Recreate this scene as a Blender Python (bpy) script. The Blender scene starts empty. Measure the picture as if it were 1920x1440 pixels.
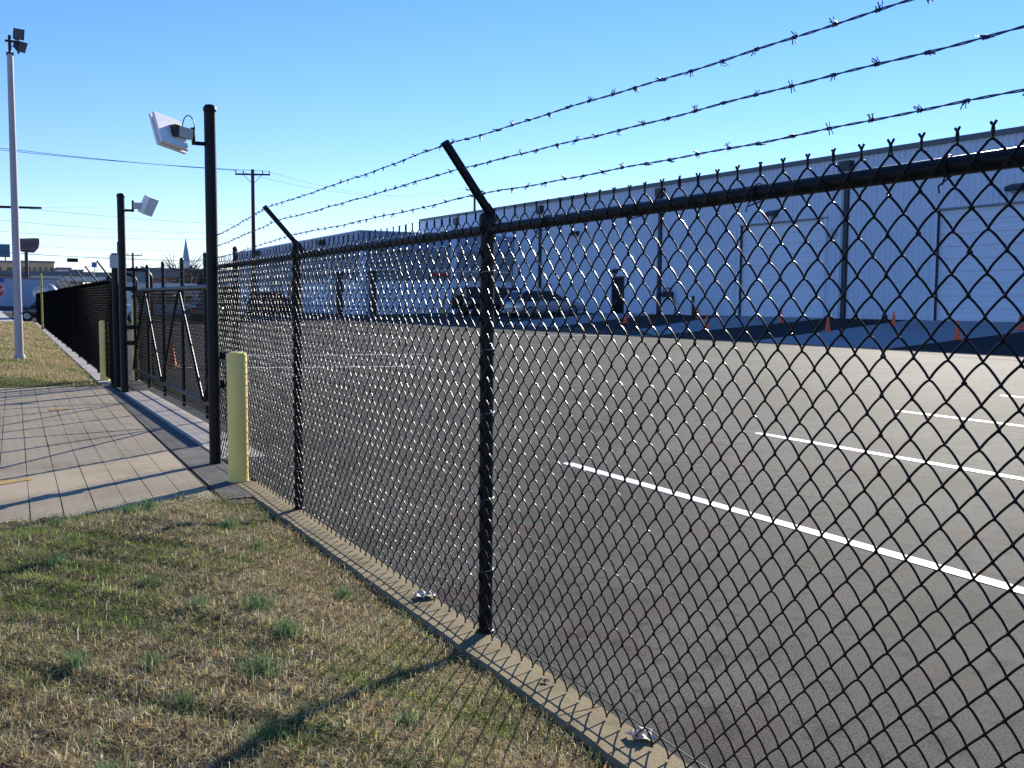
import bpy, math, random
import numpy as np
from mathutils import Vector, Matrix

random.seed(7)
rng = np.random.default_rng(11)
scene = bpy.context.scene
COL = scene.collection
rad = math.radians

# ------------------------------------------------------------------ camera
YAW, PITCH, ROLL = 0.47912948, 0.07970298, 0.00707606
fw = Vector((math.sin(YAW) * math.cos(PITCH), math.cos(YAW) * math.cos(PITCH), -math.sin(PITCH)))
r0 = Vector((math.cos(YAW), -math.sin(YAW), 0))
u0 = r0.cross(fw)
r1 = r0 * math.cos(ROLL) + u0 * math.sin(ROLL)
u1 = -r0 * math.sin(ROLL) + u0 * math.cos(ROLL)
cd = bpy.data.cameras.new('camera')
cam = bpy.data.objects.new('camera', cd)
COL.objects.link(cam)
cam.matrix_world = Matrix(((r1.x, u1.x, -fw.x, -1.97244), (r1.y, u1.y, -fw.y, 0.0),
                           (r1.z, u1.z, -fw.z, 1.48285), (0, 0, 0, 1)))
cd.sensor_width = 36.0
cd.lens = 36.0 * 1908.5 / 1920.0
cd.clip_start = 0.05
cd.clip_end = 6000
scene.camera = cam

# ------------------------------------------------------------------ light
SUN_AZ, SUN_EL = rad(52.0), rad(21.0)      # azimuth clockwise from +Y
world = bpy.data.worlds.new('World')
scene.world = world
world.use_nodes = True
wn = world.node_tree.nodes
wl = world.node_tree.links
wn.clear()
sky = wn.new('ShaderNodeTexSky')
sky.sky_type = 'NISHITA'
sky.sun_disc = False
sky.sun_elevation = SUN_EL
sky.sun_rotation = SUN_AZ
sky.altitude = 200
sky.air_density = 1.0
sky.dust_density = 0.0
sky.ozone_density = 3.0
hs = wn.new('ShaderNodeHueSaturation')
hs.inputs['Saturation'].default_value = 1.2
tint = wn.new('ShaderNodeMix')
tint.data_type = 'RGBA'
tint.blend_type = 'MULTIPLY'
tint.inputs[0].default_value = 1.0
tint.inputs[7].default_value = (0.93, 0.92, 1.22, 1)
bg = wn.new('ShaderNodeBackground')
bg.inputs[1].default_value = 0.088
wo = wn.new('ShaderNodeOutputWorld')
wl.new(sky.outputs[0], hs.inputs['Color'])
wl.new(hs.outputs[0], tint.inputs[6])
wl.new(tint.outputs[2], bg.inputs[0])
wl.new(bg.outputs[0], wo.inputs[0])
sd = bpy.data.lights.new('sun', 'SUN')
sd.energy = 5.0
sd.angle = rad(0.5)
sd.color = (1.0, 0.93, 0.82)
sun = bpy.data.objects.new('sun', sd)
COL.objects.link(sun)
sdir = Vector((math.sin(SUN_AZ) * math.cos(SUN_EL), math.cos(SUN_AZ) * math.cos(SUN_EL), math.sin(SUN_EL)))
sun.rotation_euler = sdir.to_track_quat('Z', 'Y').to_euler()
sun.location = (20, 20, 30)
scene.view_settings.view_transform = 'Standard'
scene.view_settings.look = 'None'
scene.view_settings.exposure = 0.92
scene.view_settings.gamma = 1.0
scene.view_settings.use_curve_mapping = False


# ------------------------------------------------------------------ materials
def mat(name, col, rough=0.6, metal=0.0, noise=0.0, scale=20.0, bump=0.0, bscale=60.0, spec=0.5, col2=None, coat=0.0, detail=6.0, attr=None):
    m = bpy.data.materials.new(name)
    m.use_nodes = True
    nt = m.node_tree
    b = nt.nodes['Principled BSDF']
    b.inputs['Base Color'].default_value = (*col, 1)
    b.inputs['Roughness'].default_value = rough
    b.inputs['Metallic'].default_value = metal
    b.inputs['Specular IOR Level'].default_value = spec
    b.inputs['Coat Weight'].default_value = coat
    if noise > 0 or bump > 0:
        tc = nt.nodes.new('ShaderNodeTexCoord')
        geo = nt.nodes.new('ShaderNodeNewGeometry')
    if noise > 0:
        n = nt.nodes.new('ShaderNodeTexNoise')
        n.inputs['Scale'].default_value = scale
        n.inputs['Detail'].default_value = detail
        n.inputs['Roughness'].default_value = 0.65
        nt.links.new(geo.outputs['Position'], n.inputs['Vector'])
        cr = nt.nodes.new('ShaderNodeValToRGB')
        c2 = col2 if col2 else tuple(c * (1 - noise) for c in col)
        cr.color_ramp.elements[0].position = 0.35
        cr.color_ramp.elements[0].color = (*c2, 1)
        cr.color_ramp.elements[1].position = 0.65
        cr.color_ramp.elements[1].color = (*[min(1, c * (1 + noise * 0.5)) for c in col], 1)
        nt.links.new(n.outputs['Fac'], cr.inputs['Fac'])
        nt.links.new(cr.outputs['Color'], b.inputs['Base Color'])
    if bump > 0:
        n2 = nt.nodes.new('ShaderNodeTexNoise')
        n2.inputs['Scale'].default_value = bscale
        n2.inputs['Detail'].default_value = 5
        nt.links.new(geo.outputs['Position'], n2.inputs['Vector'])
        bp = nt.nodes.new('ShaderNodeBump')
        bp.inputs['Strength'].default_value = bump
        bp.inputs['Distance'].default_value = 0.01
        nt.links.new(n2.outputs['Fac'], bp.inputs['Height'])
        nt.links.new(bp.outputs['Normal'], b.inputs['Normal'])
    if attr:
        a = nt.nodes.new('ShaderNodeAttribute')
        a.attribute_name = attr
        nt.links.new(a.outputs['Color'], b.inputs['Base Color'])
    return m


def layered(name, layers, rough=0.8, bump=0.3, bscale=150.0, spec=0.12, bdist=0.004):
    """layers: first (colour,), next (colour, noise scale, lo, hi, stretch) mixed over the ones below"""
    m = bpy.data.materials.new(name)
    m.use_nodes = True
    nt = m.node_tree
    b = nt.nodes['Principled BSDF']
    b.inputs['Roughness'].default_value = rough
    b.inputs['Specular IOR Level'].default_value = spec
    geo = nt.nodes.new('ShaderNodeNewGeometry')
    rgb = nt.nodes.new('ShaderNodeRGB')
    rgb.outputs[0].default_value = (*layers[0][0], 1)
    cur = rgb.outputs[0]
    for (c, sc, lo, hi, st) in layers[1:]:
        mp = nt.nodes.new('ShaderNodeMapping')
        mp.inputs['Scale'].default_value = st
        mp.inputs['Location'].default_value = (random.uniform(0, 50), random.uniform(0, 50), 0)
        nt.links.new(geo.outputs['Position'], mp.inputs['Vector'])
        n = nt.nodes.new('ShaderNodeTexNoise')
        n.inputs['Scale'].default_value = sc
        n.inputs['Detail'].default_value = 7
        n.inputs['Roughness'].default_value = 0.6
        nt.links.new(mp.outputs[0], n.inputs['Vector'])
        mr = nt.nodes.new('ShaderNodeMapRange')
        mr.inputs['From Min'].default_value = lo
        mr.inputs['From Max'].default_value = hi
        nt.links.new(n.outputs['Fac'], mr.inputs['Value'])
        mx = nt.nodes.new('ShaderNodeMix')
        mx.data_type = 'RGBA'
        nt.links.new(mr.outputs[0], mx.inputs[0])
        nt.links.new(cur, mx.inputs[6])
        mx.inputs[7].default_value = (*c, 1)
        cur = mx.outputs[2]
    nt.links.new(cur, b.inputs['Base Color'])
    if bump:
        n2 = nt.nodes.new('ShaderNodeTexNoise')
        n2.inputs['Scale'].default_value = bscale
        n2.inputs['Detail'].default_value = 4
        nt.links.new(geo.outputs['Position'], n2.inputs['Vector'])
        bp = nt.nodes.new('ShaderNodeBump')
        bp.inputs['Strength'].default_value = bump
        bp.inputs['Distance'].default_value = bdist
        nt.links.new(n2.outputs['Fac'], bp.inputs['Height'])
        nt.links.new(bp.outputs['Normal'], b.inputs['Normal'])
    return m


ONE = (1, 1, 1)
M = {}
M['vinyl'] = mat('black_vinyl', (0.003, 0.0035, 0.005), 0.34, spec=0.22)
M['vinylfar'] = mat('weathered_black_vinyl', (0.003, 0.0035, 0.005), 0.6, spec=0.03)
M['blackpaint'] = mat('black_paint', (0.005, 0.0055, 0.008), 0.42, noise=0.3, scale=40, bump=0.1, bscale=120, spec=0.22)
M['barb'] = mat('dark_galvanised_wire', (0.04, 0.045, 0.10), 0.45, metal=0.2)
M['asphalt'] = layered('parking_asphalt', [((0.068, 0.071, 0.061),),
                                           ((0.104, 0.107, 0.092), 0.3, 0.42, 0.60, (1, 0.35, 1)),
                                           ((0.034, 0.036, 0.032), 0.7, 0.48, 0.68, ONE),
                                           ((0.092, 0.058, 0.052), 1.6, 0.55, 0.68, ONE),
                                           ((0.034, 0.035, 0.031), 7.0, 0.52, 0.66, ONE),
                                           ((0.012, 0.012, 0.012), 110.0, 0.51, 0.60, ONE),
                                           ((0.30, 0.29, 0.25), 150.0, 0.61, 0.66, ONE)], rough=0.8, bump=0.6, bscale=150, spec=0.036, bdist=0.004)
M['blackasphalt'] = layered('fresh_black_asphalt', [((0.012, 0.012, 0.013),), ((0.03, 0.03, 0.03), 30, 0.5, 0.8, ONE)], rough=0.85, bump=0.4)
M['linepaint'] = layered('white_line_paint', [((0.8, 0.8, 0.78),), ((0.45, 0.44, 0.42), 60, 0.58, 0.75, ONE)], rough=0.6, bump=0.2)
M['yellowpaint'] = layered('worn_yellow_paint', [((0.55, 0.33, 0.06),), ((0.27, 0.22, 0.15), 25, 0.42, 0.6, ONE)], rough=0.8)
M['concrete'] = layered('driveway_concrete', [((0.38, 0.315, 0.215),),
                                              ((0.30, 0.245, 0.165), 1.2, 0.45, 0.65, ONE),
                                              ((0.40, 0.33, 0.24), 3.5, 0.5, 0.7, (0.4, 1.6, 1)),
                                              ((0.26, 0.18, 0.11), 6, 0.6, 0.8, ONE),
                                              ((0.13, 0.11, 0.09), 90, 0.6, 0.74, ONE)], rough=0.85, bump=0.5, bscale=110)
M['kerbcon'] = layered('weathered_kerb_concrete', [((0.30, 0.24, 0.135),),
                                                   ((0.19, 0.15, 0.085), 4, 0.45, 0.68, ONE),
                                                   ((0.30, 0.17, 0.09), 7, 0.6, 0.78, ONE),
                                                   ((0.12, 0.13, 0.07), 13, 0.58, 0.75, ONE),
                                                   ((0.10, 0.09, 0.07), 120, 0.58, 0.7, ONE)], rough=0.9, bump=0.6, bscale=80)
M['palecon'] = layered('pale_concrete', [((0.40, 0.36, 0.32),), ((0.30, 0.27, 0.23), 3, 0.45, 0.7, ONE), ((0.22, 0.2, 0.18), 60, 0.6, 0.75, ONE)], rough=0.85, bump=0.3)
M['greystrip'] = layered('grey_strip_surface', [((0.15, 0.14, 0.12),), ((0.10, 0.093, 0.085), 5, 0.42, 0.62, ONE), ((0.24, 0.22, 0.2), 140, 0.6, 0.72, ONE)], rough=0.85, bump=0.4)
M['apron'] = layered('apron_concrete', [((0.33, 0.33, 0.33),), ((0.27, 0.27, 0.27), 1.2, 0.45, 0.65, ONE)], rough=0.8, bump=0.1)
M['joint'] = layered('dirt_joint', [((0.10, 0.08, 0.06),), ((0.17, 0.14, 0.10), 30, 0.5, 0.7, ONE)], rough=0.95)
M['soil'] = layered('lawn_thatch_soil', [((0.12, 0.09, 0.05),),
                                         ((0.06, 0.045, 0.028), 14, 0.45, 0.62, ONE),
                                         ((0.20, 0.155, 0.085), 40, 0.52, 0.7, ONE),
                                         ((0.05, 0.075, 0.02), 0.9, 0.52, 0.68, ONE)], rough=1.0, bump=1.0, bscale=60, spec=0.1, bdist=0.02)
M['ground'] = layered('distant_ground', [((0.12, 0.11, 0.09),), ((0.09, 0.10, 0.05), 0.05, 0.45, 0.6, ONE)], rough=1.0, bump=0.0)
M['street'] = layered('street_surface', [((0.42, 0.40, 0.36),), ((0.50, 0.48, 0.44), 0.3, 0.4, 0.6, ONE)], rough=0.85, bump=0)
M['bollard'] = layered('pale_yellow_sleeve', [((0.95, 0.71, 0.20),), ((0.82, 0.60, 0.17), 3, 0.45, 0.7, (1, 1, 0.3)), ((0.35, 0.30, 0.16), 40, 0.68, 0.8, ONE)], rough=0.45, bump=0.05, spec=0.5)
M['white'] = mat('white_plastic', (0.88, 0.87, 0.84), 0.45, noise=0.08, scale=8)
M['greybox'] = mat('grey_plastic', (0.50, 0.53, 0.50), 0.5, noise=0.1, scale=10)
M['polegrey'] = layered('painted_pole_grey', [((0.50, 0.46, 0.46),), ((0.40, 0.36, 0.37), 2.5, 0.45, 0.7, (1, 1, 0.3)), ((0.25, 0.2, 0.18), 30, 0.68, 0.8, ONE)], rough=0.5, bump=0.05)
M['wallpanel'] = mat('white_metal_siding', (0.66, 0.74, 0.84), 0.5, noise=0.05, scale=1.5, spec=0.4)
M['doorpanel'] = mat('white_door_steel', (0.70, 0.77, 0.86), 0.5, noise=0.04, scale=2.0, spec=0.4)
M['darktrim'] = mat('dark_trim', (0.025, 0.03, 0.04), 0.5)
M['eave'] = mat('eave_trim', (0.10, 0.13, 0.14), 0.5)
M['roof'] = mat('roof_metal', (0.5, 0.52, 0.54), 0.5, noise=0.06, scale=0.5)
M['glassdark'] = mat('dark_glass', (0.012, 0.014, 0.018), 0.12, spec=0.7)
M['lampglass'] = mat('lamp_lens', (0.12, 0.14, 0.14), 0.15, spec=0.7)
M['bronze'] = mat('dark_bronze', (0.02, 0.014, 0.018), 0.5)
M['cone'] = mat('orange_cone', (0.95, 0.12, 0.03), 0.55)
M['conewhite'] = mat('cone_reflector', (0.7, 0.7, 0.7), 0.4)
M['rubber'] = mat('tyre_rubber', (0.015, 0.015, 0.016), 0.8)
M['rim'] = mat('alloy_rim', (0.35, 0.36, 0.38), 0.35, metal=0.7)
M['wood'] = mat('creosoted_wood', (0.055, 0.042, 0.035), 0.9, noise=0.3, scale=6, bump=0.4)
M['brownwood'] = mat('brown_post', (0.16, 0.08, 0.05), 0.85, noise=0.3, scale=12)
M['redpaint'] = mat('red_sign', (0.55, 0.03, 0.03), 0.5)
M['bluepaint'] = mat('blue_sign', (0.03, 0.09, 0.35), 0.5)
M['yellowpole'] = mat('yellow_pole', (0.5, 0.43, 0.05), 0.5)
M['bluegrey'] = mat('blue_grey_cladding', (0.30, 0.37, 0.50), 0.6, noise=0.06, scale=0.4)
M['greyroof'] = mat('grey_wall_far', (0.17, 0.19, 0.21), 0.8, noise=0.1, scale=0.3)
M['midgrey'] = mat('grey_fascia', (0.24, 0.27, 0.30), 0.7, noise=0.08, scale=0.6)
M['tan'] = mat('tan_masonry', (0.60, 0.44, 0.26), 0.85, noise=0.12, scale=0.8)
M['brick'] = mat('red_brick_far', (0.28, 0.09, 0.06), 0.85, noise=0.2, scale=0.6)
M['creamwall'] = mat('cream_wall', (0.72, 0.69, 0.62), 0.8, noise=0.06, scale=0.6)
M['maroon'] = layered('maroon_billboard', [((0.13, 0.09, 0.10),), ((0.28, 0.04, 0.07), 0.7, 0.6, 0.7, ONE), ((0.20, 0.16, 0.20), 0.5, 0.52, 0.66, (0.4, 1, 3))], rough=0.6, bump=0)
M['teal'] = layered('teal_billboard', [((0.07, 0.16, 0.22),), ((0.14, 0.03, 0.08), 0.6, 0.6, 0.66, ONE), ((0.05, 0.2, 0.12), 0.6, 0.6, 0.7, ONE)], rough=0.6, bump=0)
M['foliage'] = mat('evergreen_foliage', (0.03, 0.05, 0.02), 0.9, noise=0.4, scale=3)
M['silver'] = mat('silver_car_paint', (0.42, 0.42, 0.43), 0.3, metal=0.5, coat=0.6)
M['carblack'] = mat('black_car_paint', (0.012, 0.012, 0.016), 0.25, coat=0.7)
M['carmaroon'] = mat('dark_car_paint', (0.05, 0.02, 0.03), 0.25, coat=0.7)
M['carwhite'] = mat('white_car_paint', (0.7, 0.7, 0.7), 0.3, coat=0.6)
M['carblue'] = mat('blue_car_paint', (0.04, 0.09, 0.2), 0.3, coat=0.6)
M['carred'] = mat('red_car_paint', (0.10, 0.015, 0.015), 0.3, coat=0.6)
M['taillight'] = mat('tail_light', (0.5, 0.02, 0.01), 0.3)
M['steel'] = mat('galvanised_steel', (0.45, 0.46, 0.47), 0.4, metal=0.7, noise=0.1, scale=30)
M['tank'] = mat('silver_tank', (0.6, 0.63, 0.66), 0.35, metal=0.5)
M['blade'] = mat('grass_blade', (0.3, 0.25, 0.1), 0.8, attr='bladecol', spec=0.2)
_nt = M['blade'].node_tree
_tr = _nt.nodes.new('ShaderNodeBsdfTranslucent')
_mx = _nt.nodes.new('ShaderNodeMixShader')
_mx.inputs[0].default_value = 0.38
_at = [n_ for n_ in _nt.nodes if n_.type == 'ATTRIBUTE'][0]
_nt.links.new(_at.outputs['Color'], _tr.inputs['Color'])
_nt.links.new(_nt.nodes['Principled BSDF'].outputs[0], _mx.inputs[1])
_nt.links.new(_tr.outputs[0], _mx.inputs[2])
_nt.links.new(_mx.outputs[0], _nt.nodes['Material Output'].inputs['Surface'])
M['paper'] = mat('crumpled_paper', (0.62, 0.54, 0.42), 0.8, noise=0.1, scale=60)
M['leaf'] = mat('dead_leaf', (0.10, 0.06, 0.03), 0.8)
M['overpass'] = layered('overpass_concrete', [((0.78, 0.76, 0.72),), ((0.68, 0.66, 0.62), 0.1, 0.45, 0.65, ONE)], rough=0.9, bump=0)


# ------------------------------------------------------------------ mesh helpers
def link(o):
    COL.objects.link(o)
    return o


def tag(o, label=None, cat=None, group=None, kind=None):
    if label: o['label'] = label
    if cat: o['category'] = cat
    if group: o['group'] = group
    if kind: o['kind'] = kind
    return o


def thing(name, label, cat, loc=(0, 0, 0), group=None):
    o = bpy.data.objects.new(name, None)
    o.empty_display_size = 0.2
    o.location = loc
    link(o)
    return tag(o, label, cat, group)


def root_loc(p):
    while p is not None and p.parent is not None:
        p = p.parent
    return np.array(p.location) if p is not None else np.zeros(3)


class MB:
    def __init__(s):
        s.v = []; s.f = []; s.sm = []; s.n = 0

    def add(s, vs, fs, smooth=False):
        s.v.append(np.asarray(vs, float).reshape(-1, 3))
        s.f.extend([tuple(i + s.n for i in f) for f in fs])
        s.sm.extend([smooth] * len(fs))
        s.n += len(s.v[-1])
        return s

    def box(s, a, b, R=None, c=None):
        x0, y0, z0 = a; x1, y1, z1 = b
        vs = np.array([(x0, y0, z0), (x1, y0, z0), (x1, y1, z0), (x0, y1, z0), (x0, y0, z1), (x1, y0, z1), (x1, y1, z1), (x0, y1, z1)], float)
        if R is not None:
            vs = vs @ np.array(R).T
        if c is not None:
            vs = vs + np.array(c)
        return s.add(vs, [(0, 3, 2, 1), (4, 5, 6, 7), (0, 1, 5, 4), (1, 2, 6, 5), (2, 3, 7, 6), (3, 0, 4, 7)])

    def bbox(s, a, b, bev=0.01):
        """box with chamfered vertical edges and top"""
        x0, y0, z0 = a; x1, y1, z1 = b
        e = bev
        def ring(x0, y0, x1, y1, z, e):
            return [(x0 + e, y0, z), (x1 - e, y0, z), (x1, y0 + e, z), (x1, y1 - e, z), (x1 - e, y1, z), (x0 + e, y1, z), (x0, y1 - e, z), (x0, y0 + e, z)]
        r1_ = ring(x0, y0, x1, y1, z0, e); r2_ = ring(x0, y0, x1, y1, z1 - e, e); r3_ = ring(x0 + e, y0 + e, x1 - e, y1 - e, z1, e * 0.6)
        vs = r1_ + r2_ + r3_
        fs = [tuple(range(7, -1, -1)), tuple(range(16, 24))]
        for k in (0, 8):
            for i in range(8):
                j = (i + 1) % 8
                fs.append((k + i, k + j, k + 8 + j, k + 8 + i))
        return s.add(vs, fs)

    def tube(s, pts, r, n=8, caps=True, smooth=True):
        P = np.asarray(pts, float)
        m = len(P)
        rr = np.full(m, r) if np.isscalar(r) else np.asarray(r, float)
        T = np.zeros_like(P)
        T[1:-1] = P[2:] - P[:-2]
        T[0] = P[1] - P[0]; T[-1] = P[-1] - P[-2]
        T /= np.maximum(np.linalg.norm(T, axis=1)[:, None], 1e-9)
        ref = np.array([0, 0, 1.0]) if abs(T[0][2]) < 0.9 else np.array([1.0, 0, 0])
        U = np.zeros_like(P)
        u = np.cross(ref, T[0]); u /= np.linalg.norm(u)
        for i in range(m):
            u = u - T[i] * np.dot(u, T[i])
            nn = np.linalg.norm(u)
            if nn < 1e-6:
                u = np.cross(np.array([1.0, 0, 0]), T[i]); nn = np.linalg.norm(u)
            u = u / nn
            U[i] = u
        V = np.cross(T, U)
        a = np.linspace(0, 2 * np.pi, n, endpoint=False)
        vs = P[:, None, :] + rr[:, None, None] * (np.cos(a)[None, :, None] * U[:, None, :] + np.sin(a)[None, :, None] * V[:, None, :])
        fs = []
        for i in range(m - 1):
            for k in range(n):
                k2 = (k + 1) % n
                fs.append((i * n + k, i * n + k2, (i + 1) * n + k2, (i + 1) * n + k))
        s.add(vs.reshape(-1, 3), fs, smooth)
        if caps:
            s.add(vs[0], [tuple(range(n - 1, -1, -1))])
            s.add(vs[-1], [tuple(range(n))])
        return s

    def lathe(s, prof, c=(0, 0, 0), n=16, axis='z', smooth=True):
        a = np.linspace(0, 2 * np.pi, n, endpoint=False)
        vs = []
        for (r, h) in prof:
            for t in a:
                if axis == 'z': vs.append((c[0] + r * math.cos(t), c[1] + r * math.sin(t), c[2] + h))
                elif axis == 'x': vs.append((c[0] + h, c[1] + r * math.cos(t), c[2] + r * math.sin(t)))
                else: vs.append((c[0] + r * math.sin(t), c[1] + h, c[2] + r * math.cos(t)))
        fs = []
        for i in range(len(prof) - 1):
            for k in range(n):
                k2 = (k + 1) % n
                fs.append((i * n + k, i * n + k2, (i + 1) * n + k2, (i + 1) * n + k))
        return s.add(vs, fs, smooth)

    def prism(s, poly, lo, hi, axis='z'):
        """extrude polygon; axis z: poly (x,y); x: poly (y,z); y: poly (x,z)"""
        n = len(poly)
        def mk(p, h):
            return {'z': (p[0], p[1], h), 'x': (h, p[0], p[1]), 'y': (p[0], h, p[1])}[axis]
        vs = [mk(p, lo) for p in poly] + [mk(p, hi) for p in poly]
        fs = [tuple(range(n - 1, -1, -1)), tuple(range(n, 2 * n))]
        for i in range(n):
            j = (i + 1) % n
            fs.append((i, j, n + j, n + i))
        return s.add(vs, fs)

    def mesh(s, name, off=np.zeros(3)):
        me = bpy.data.meshes.new(name)
        V = np.concatenate(s.v) - off if s.v else np.zeros((0, 3))
        me.from_pydata(V.tolist(), [], s.f)
        me.polygons.foreach_set('use_smooth', np.array(s.sm, bool))
        me.update()
        return me

    def build(s, name, m, parent=None, label=None, kind=None):
        off = root_loc(parent)
        me = s.mesh(name, off)
        me.materials.append(M[m])
        o = bpy.data.objects.new(name, me)
        link(o)
        if parent is not None: o.parent = parent
        if label: o['label'] = label
        if kind: o['kind'] = kind
        return o


def children(o):
    return [c for c in bpy.data.objects if c.parent is o]


def copy_tree(o, parent=None):
    c = o.copy()
    link(c)
    if parent is not None: c.parent = parent
    for ch in children(o):
        copy_tree(ch, c)
    return c


def struct(name, mb, m, parent=None):
    o = mb.build(name, m, parent)
    if parent is None: o['kind'] = 'structure'
    return o


def lot_z(x):
    return min(max((x - 2.0) * 0.85 / 32.0, 0.0), 0.85)


def sfloor(x0, x1, y0, y1, dz, name, m, parent=None, kind=True, nx=None):
    """sheet following the lot slope"""
    xs = sorted(set([x0, x1] + [t for t in (2.0, 34.0) if x0 < t < x1]))
    mb = MB()
    vs = []; fs = []
    for i, x in enumerate(xs):
        vs += [(x, y0, lot_z(x) + dz), (x, y1, lot_z(x) + dz)]
        if i: fs.append((2 * i - 2, 2 * i, 2 * i + 1, 2 * i - 1))
    mb.add(vs, fs)
    return struct(name, mb, m, parent)


def nz(x, y, s, seed=0):
    x = np.asarray(x) * s; y = np.asarray(y) * s
    return (np.sin(x * 1.7 + seed) * np.cos(y * 1.3 + seed * 2) + 0.6 * np.sin(x * 3.1 + y * 2.3 + seed * 3) + 0.4 * np.cos(x * 5.3 - y * 4.7 + seed)
            + 0.3 * np.sin(x * 9.1 + y * 8.3 + seed * 5)) / 2.3


# ------------------------------------------------------------------ ground, lot, driveway
g = MB()
vs = []; fs = []
gx = [-1500, 2, 34, 3000]
for i, x in enumerate(gx):
    vs += [(x, -300, lot_z(x) - 0.12), (x, 4500, lot_z(x) - 0.12)]
    if i: fs.append((2 * i - 2, 2 * i, 2 * i + 1, 2 * i - 1))
g.add(vs, fs)
struct('ground', g, 'ground')
lot = sfloor(0.0, 33.9, -25, 130, 0.0, 'parking_lot', 'asphalt')


def paint(poly, name, m, parent, dz=0.004):
    mb = MB()
    n = len(poly)
    mb.add([(x, y, lot_z(x) + dz) for x, y in poly] + [(x, y, lot_z(x) + dz - 0.003) for x, y in poly],
           [tuple(range(n))] + [(i, n + i, n + (i + 1) % n, (i + 1) % n) for i in range(n)])
    return mb.build(name, m, parent)


for x, y1 in ((2.74, 8.0), (5.44, 8.52), (8.17, 9.07), (10.7, 9.5)):
    w = 0.052
    po = [(x - w, y1 - 5.6), (x + w, y1 - 5.6), (x + w, y1 - 0.05), (x, y1), (x - w, y1 - 0.05)]
    paint(po, 'parking_line', 'linepaint', lot)
for (xa, ya, xb, yb) in ((2.9, 22.4, 6.2, 20.2), (3.9, 26.7, 8.0, 24.0), (1.7, 23.3, 2.2, 23.1), (14.0, 33.0, 18.0, 27.5)):
    d = np.array([xb - xa, yb - ya]); d /= np.linalg.norm(d); n_ = np.array([-d[1], d[0]]) * 0.06
    paint([(xa - n_[0], ya - n_[1]), (xb - n_[0], yb - n_[1]), (xb + n_[0], yb + n_[1]), (xa + n_[0], ya + n_[1])], 'parking_line', 'linepaint', lot)

# concrete aprons and fresh asphalt by the building
for poly in ([(17.6, 17.9), (33.9, 23.5), (33.9, 31.4), (17.6, 22.85)],
             [(17.9, 28.0), (33.9, 36.2), (33.9, 44.0), (20.4, 32.6)],
             [(19.5, 37.5), (33.9, 50.5), (33.9, 56.5), (19.5, 43.0)]):
    struct('concrete_apron', MB().add([(x, y, lot_z(x) + 0.008) for x, y in poly] + [(x, y, lot_z(x) + 0.0015) for x, y in poly],
           [(0, 1, 2, 3), (0, 4, 5, 1), (1, 5, 6, 2), (2, 6, 7, 3), (3, 7, 4, 0)]), 'apron')
for poly in ([(16.6, 12.0), (33.9, 12.0), (33.9, 23.45), (17.55, 17.82), (16.6, 15)],
             [(17.2, 22.75), (33.9, 31.5), (33.9, 36.1), (17.6, 27.9)],
             [(20.4, 32.75), (33.9, 44.1), (33.9, 50.4), (20.0, 37.8)]):
    n = len(poly)
    struct('asphalt_patch', MB().add([(x, y, lot_z(x) + 0.004) for x, y in poly], [tuple(range(n))]), 'blackasphalt')

# driveway: base of joints plus long concrete strips
def drive_edge(x):            # near edge of the driveway (towards the camera)
    return float(np.interp(x, [-12, -4, -1.92, -1.15, -0.37, -0.1], [3.9, 6.1, 7.35, 7.55, 8.05, 8.3]))


drv = MB()
drv.add([(-12, 2.6, -0.012), (-0.02, 7.6, -0.012), (-0.02, 20.4, -0.012), (-12, 21, -0.012)], [(0, 1, 2, 3)])
drv = struct('driveway', drv, 'joint')
TH = rad(1.4)
k = 0
x_ = -0.42
while x_ > -9.5:
    w = 0.212
    xr, xl = x_ - 0.003, x_ - w + 0.003
    y0a = drive_edge(xr) - 0.35; y0b = drive_edge(xl) - 0.35
    dz = random.uniform(-0.0015, 0.0015)
    def rot(x, y):
        return (x + (y - 9.0) * math.tan(TH), y)
    top = 18.95 if x_ < -0.8 else 18.7
    pr, pl, ql, qr = rot(xr, y0a), rot(xl, y0b), rot(xl, top), rot(xr, top)
    mb = MB()
    segs = 14
    A = []; Bv = []
    wob = 0.0025
    for i in range(segs + 1):
        t = i / segs
        A.append((pr[0] + (qr[0] - pr[0]) * t + random.uniform(-wob, wob), pr[1] + (qr[1] - pr[1]) * t, dz))
        Bv.append((pl[0] + (ql[0] - pl[0]) * t + random.uniform(-wob, wob), pl[1] + (ql[1] - pl[1]) * t, dz))
    V = []
    for a, b_ in zip(A, Bv):
        V += [a, b_, (a[0], a[1], -0.011), (b_[0], b_[1], -0.011)]
    F = []
    for i in range(segs):
        o_ = 4 * i
        F += [(o_, o_ + 4, o_ + 5, o_ + 1), (o_ + 2, o_ + 6, o_ + 4, o_), (o_ + 1, o_ + 5, o_ + 7, o_ + 3)]
    F += [(0, 1, 3, 2), (4 * segs, 4 * segs + 2, 4 * segs + 3, 4 * segs + 1)]
    mb.add(V, F)
    mb.build('concrete_strip', 'concrete', drv)
    x_ -= w
    k += 1
# grey strip, gate sill and track
gs = MB().add([(-0.405, 7.7, -0.003), (-0.035, 7.7, -0.003), (-0.035, 20.0, -0.003), (-0.155, 20.0, -0.003)], [(0, 1, 2, 3)])
gs = struct('grey_strip', gs, 'greystrip')  # flat strip beside the sill, darker than the driveway strips
sill = MB()
for (ya, yb) in ((9.62, 11.6), (11.606, 13.6), (13.606, 15.6), (15.606, 17.5)):
    sill.bbox((-0.03, ya, -0.08), (0.40, yb, 0.008), 0.006)
struct('gate_sill', sill, 'palecon')
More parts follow.
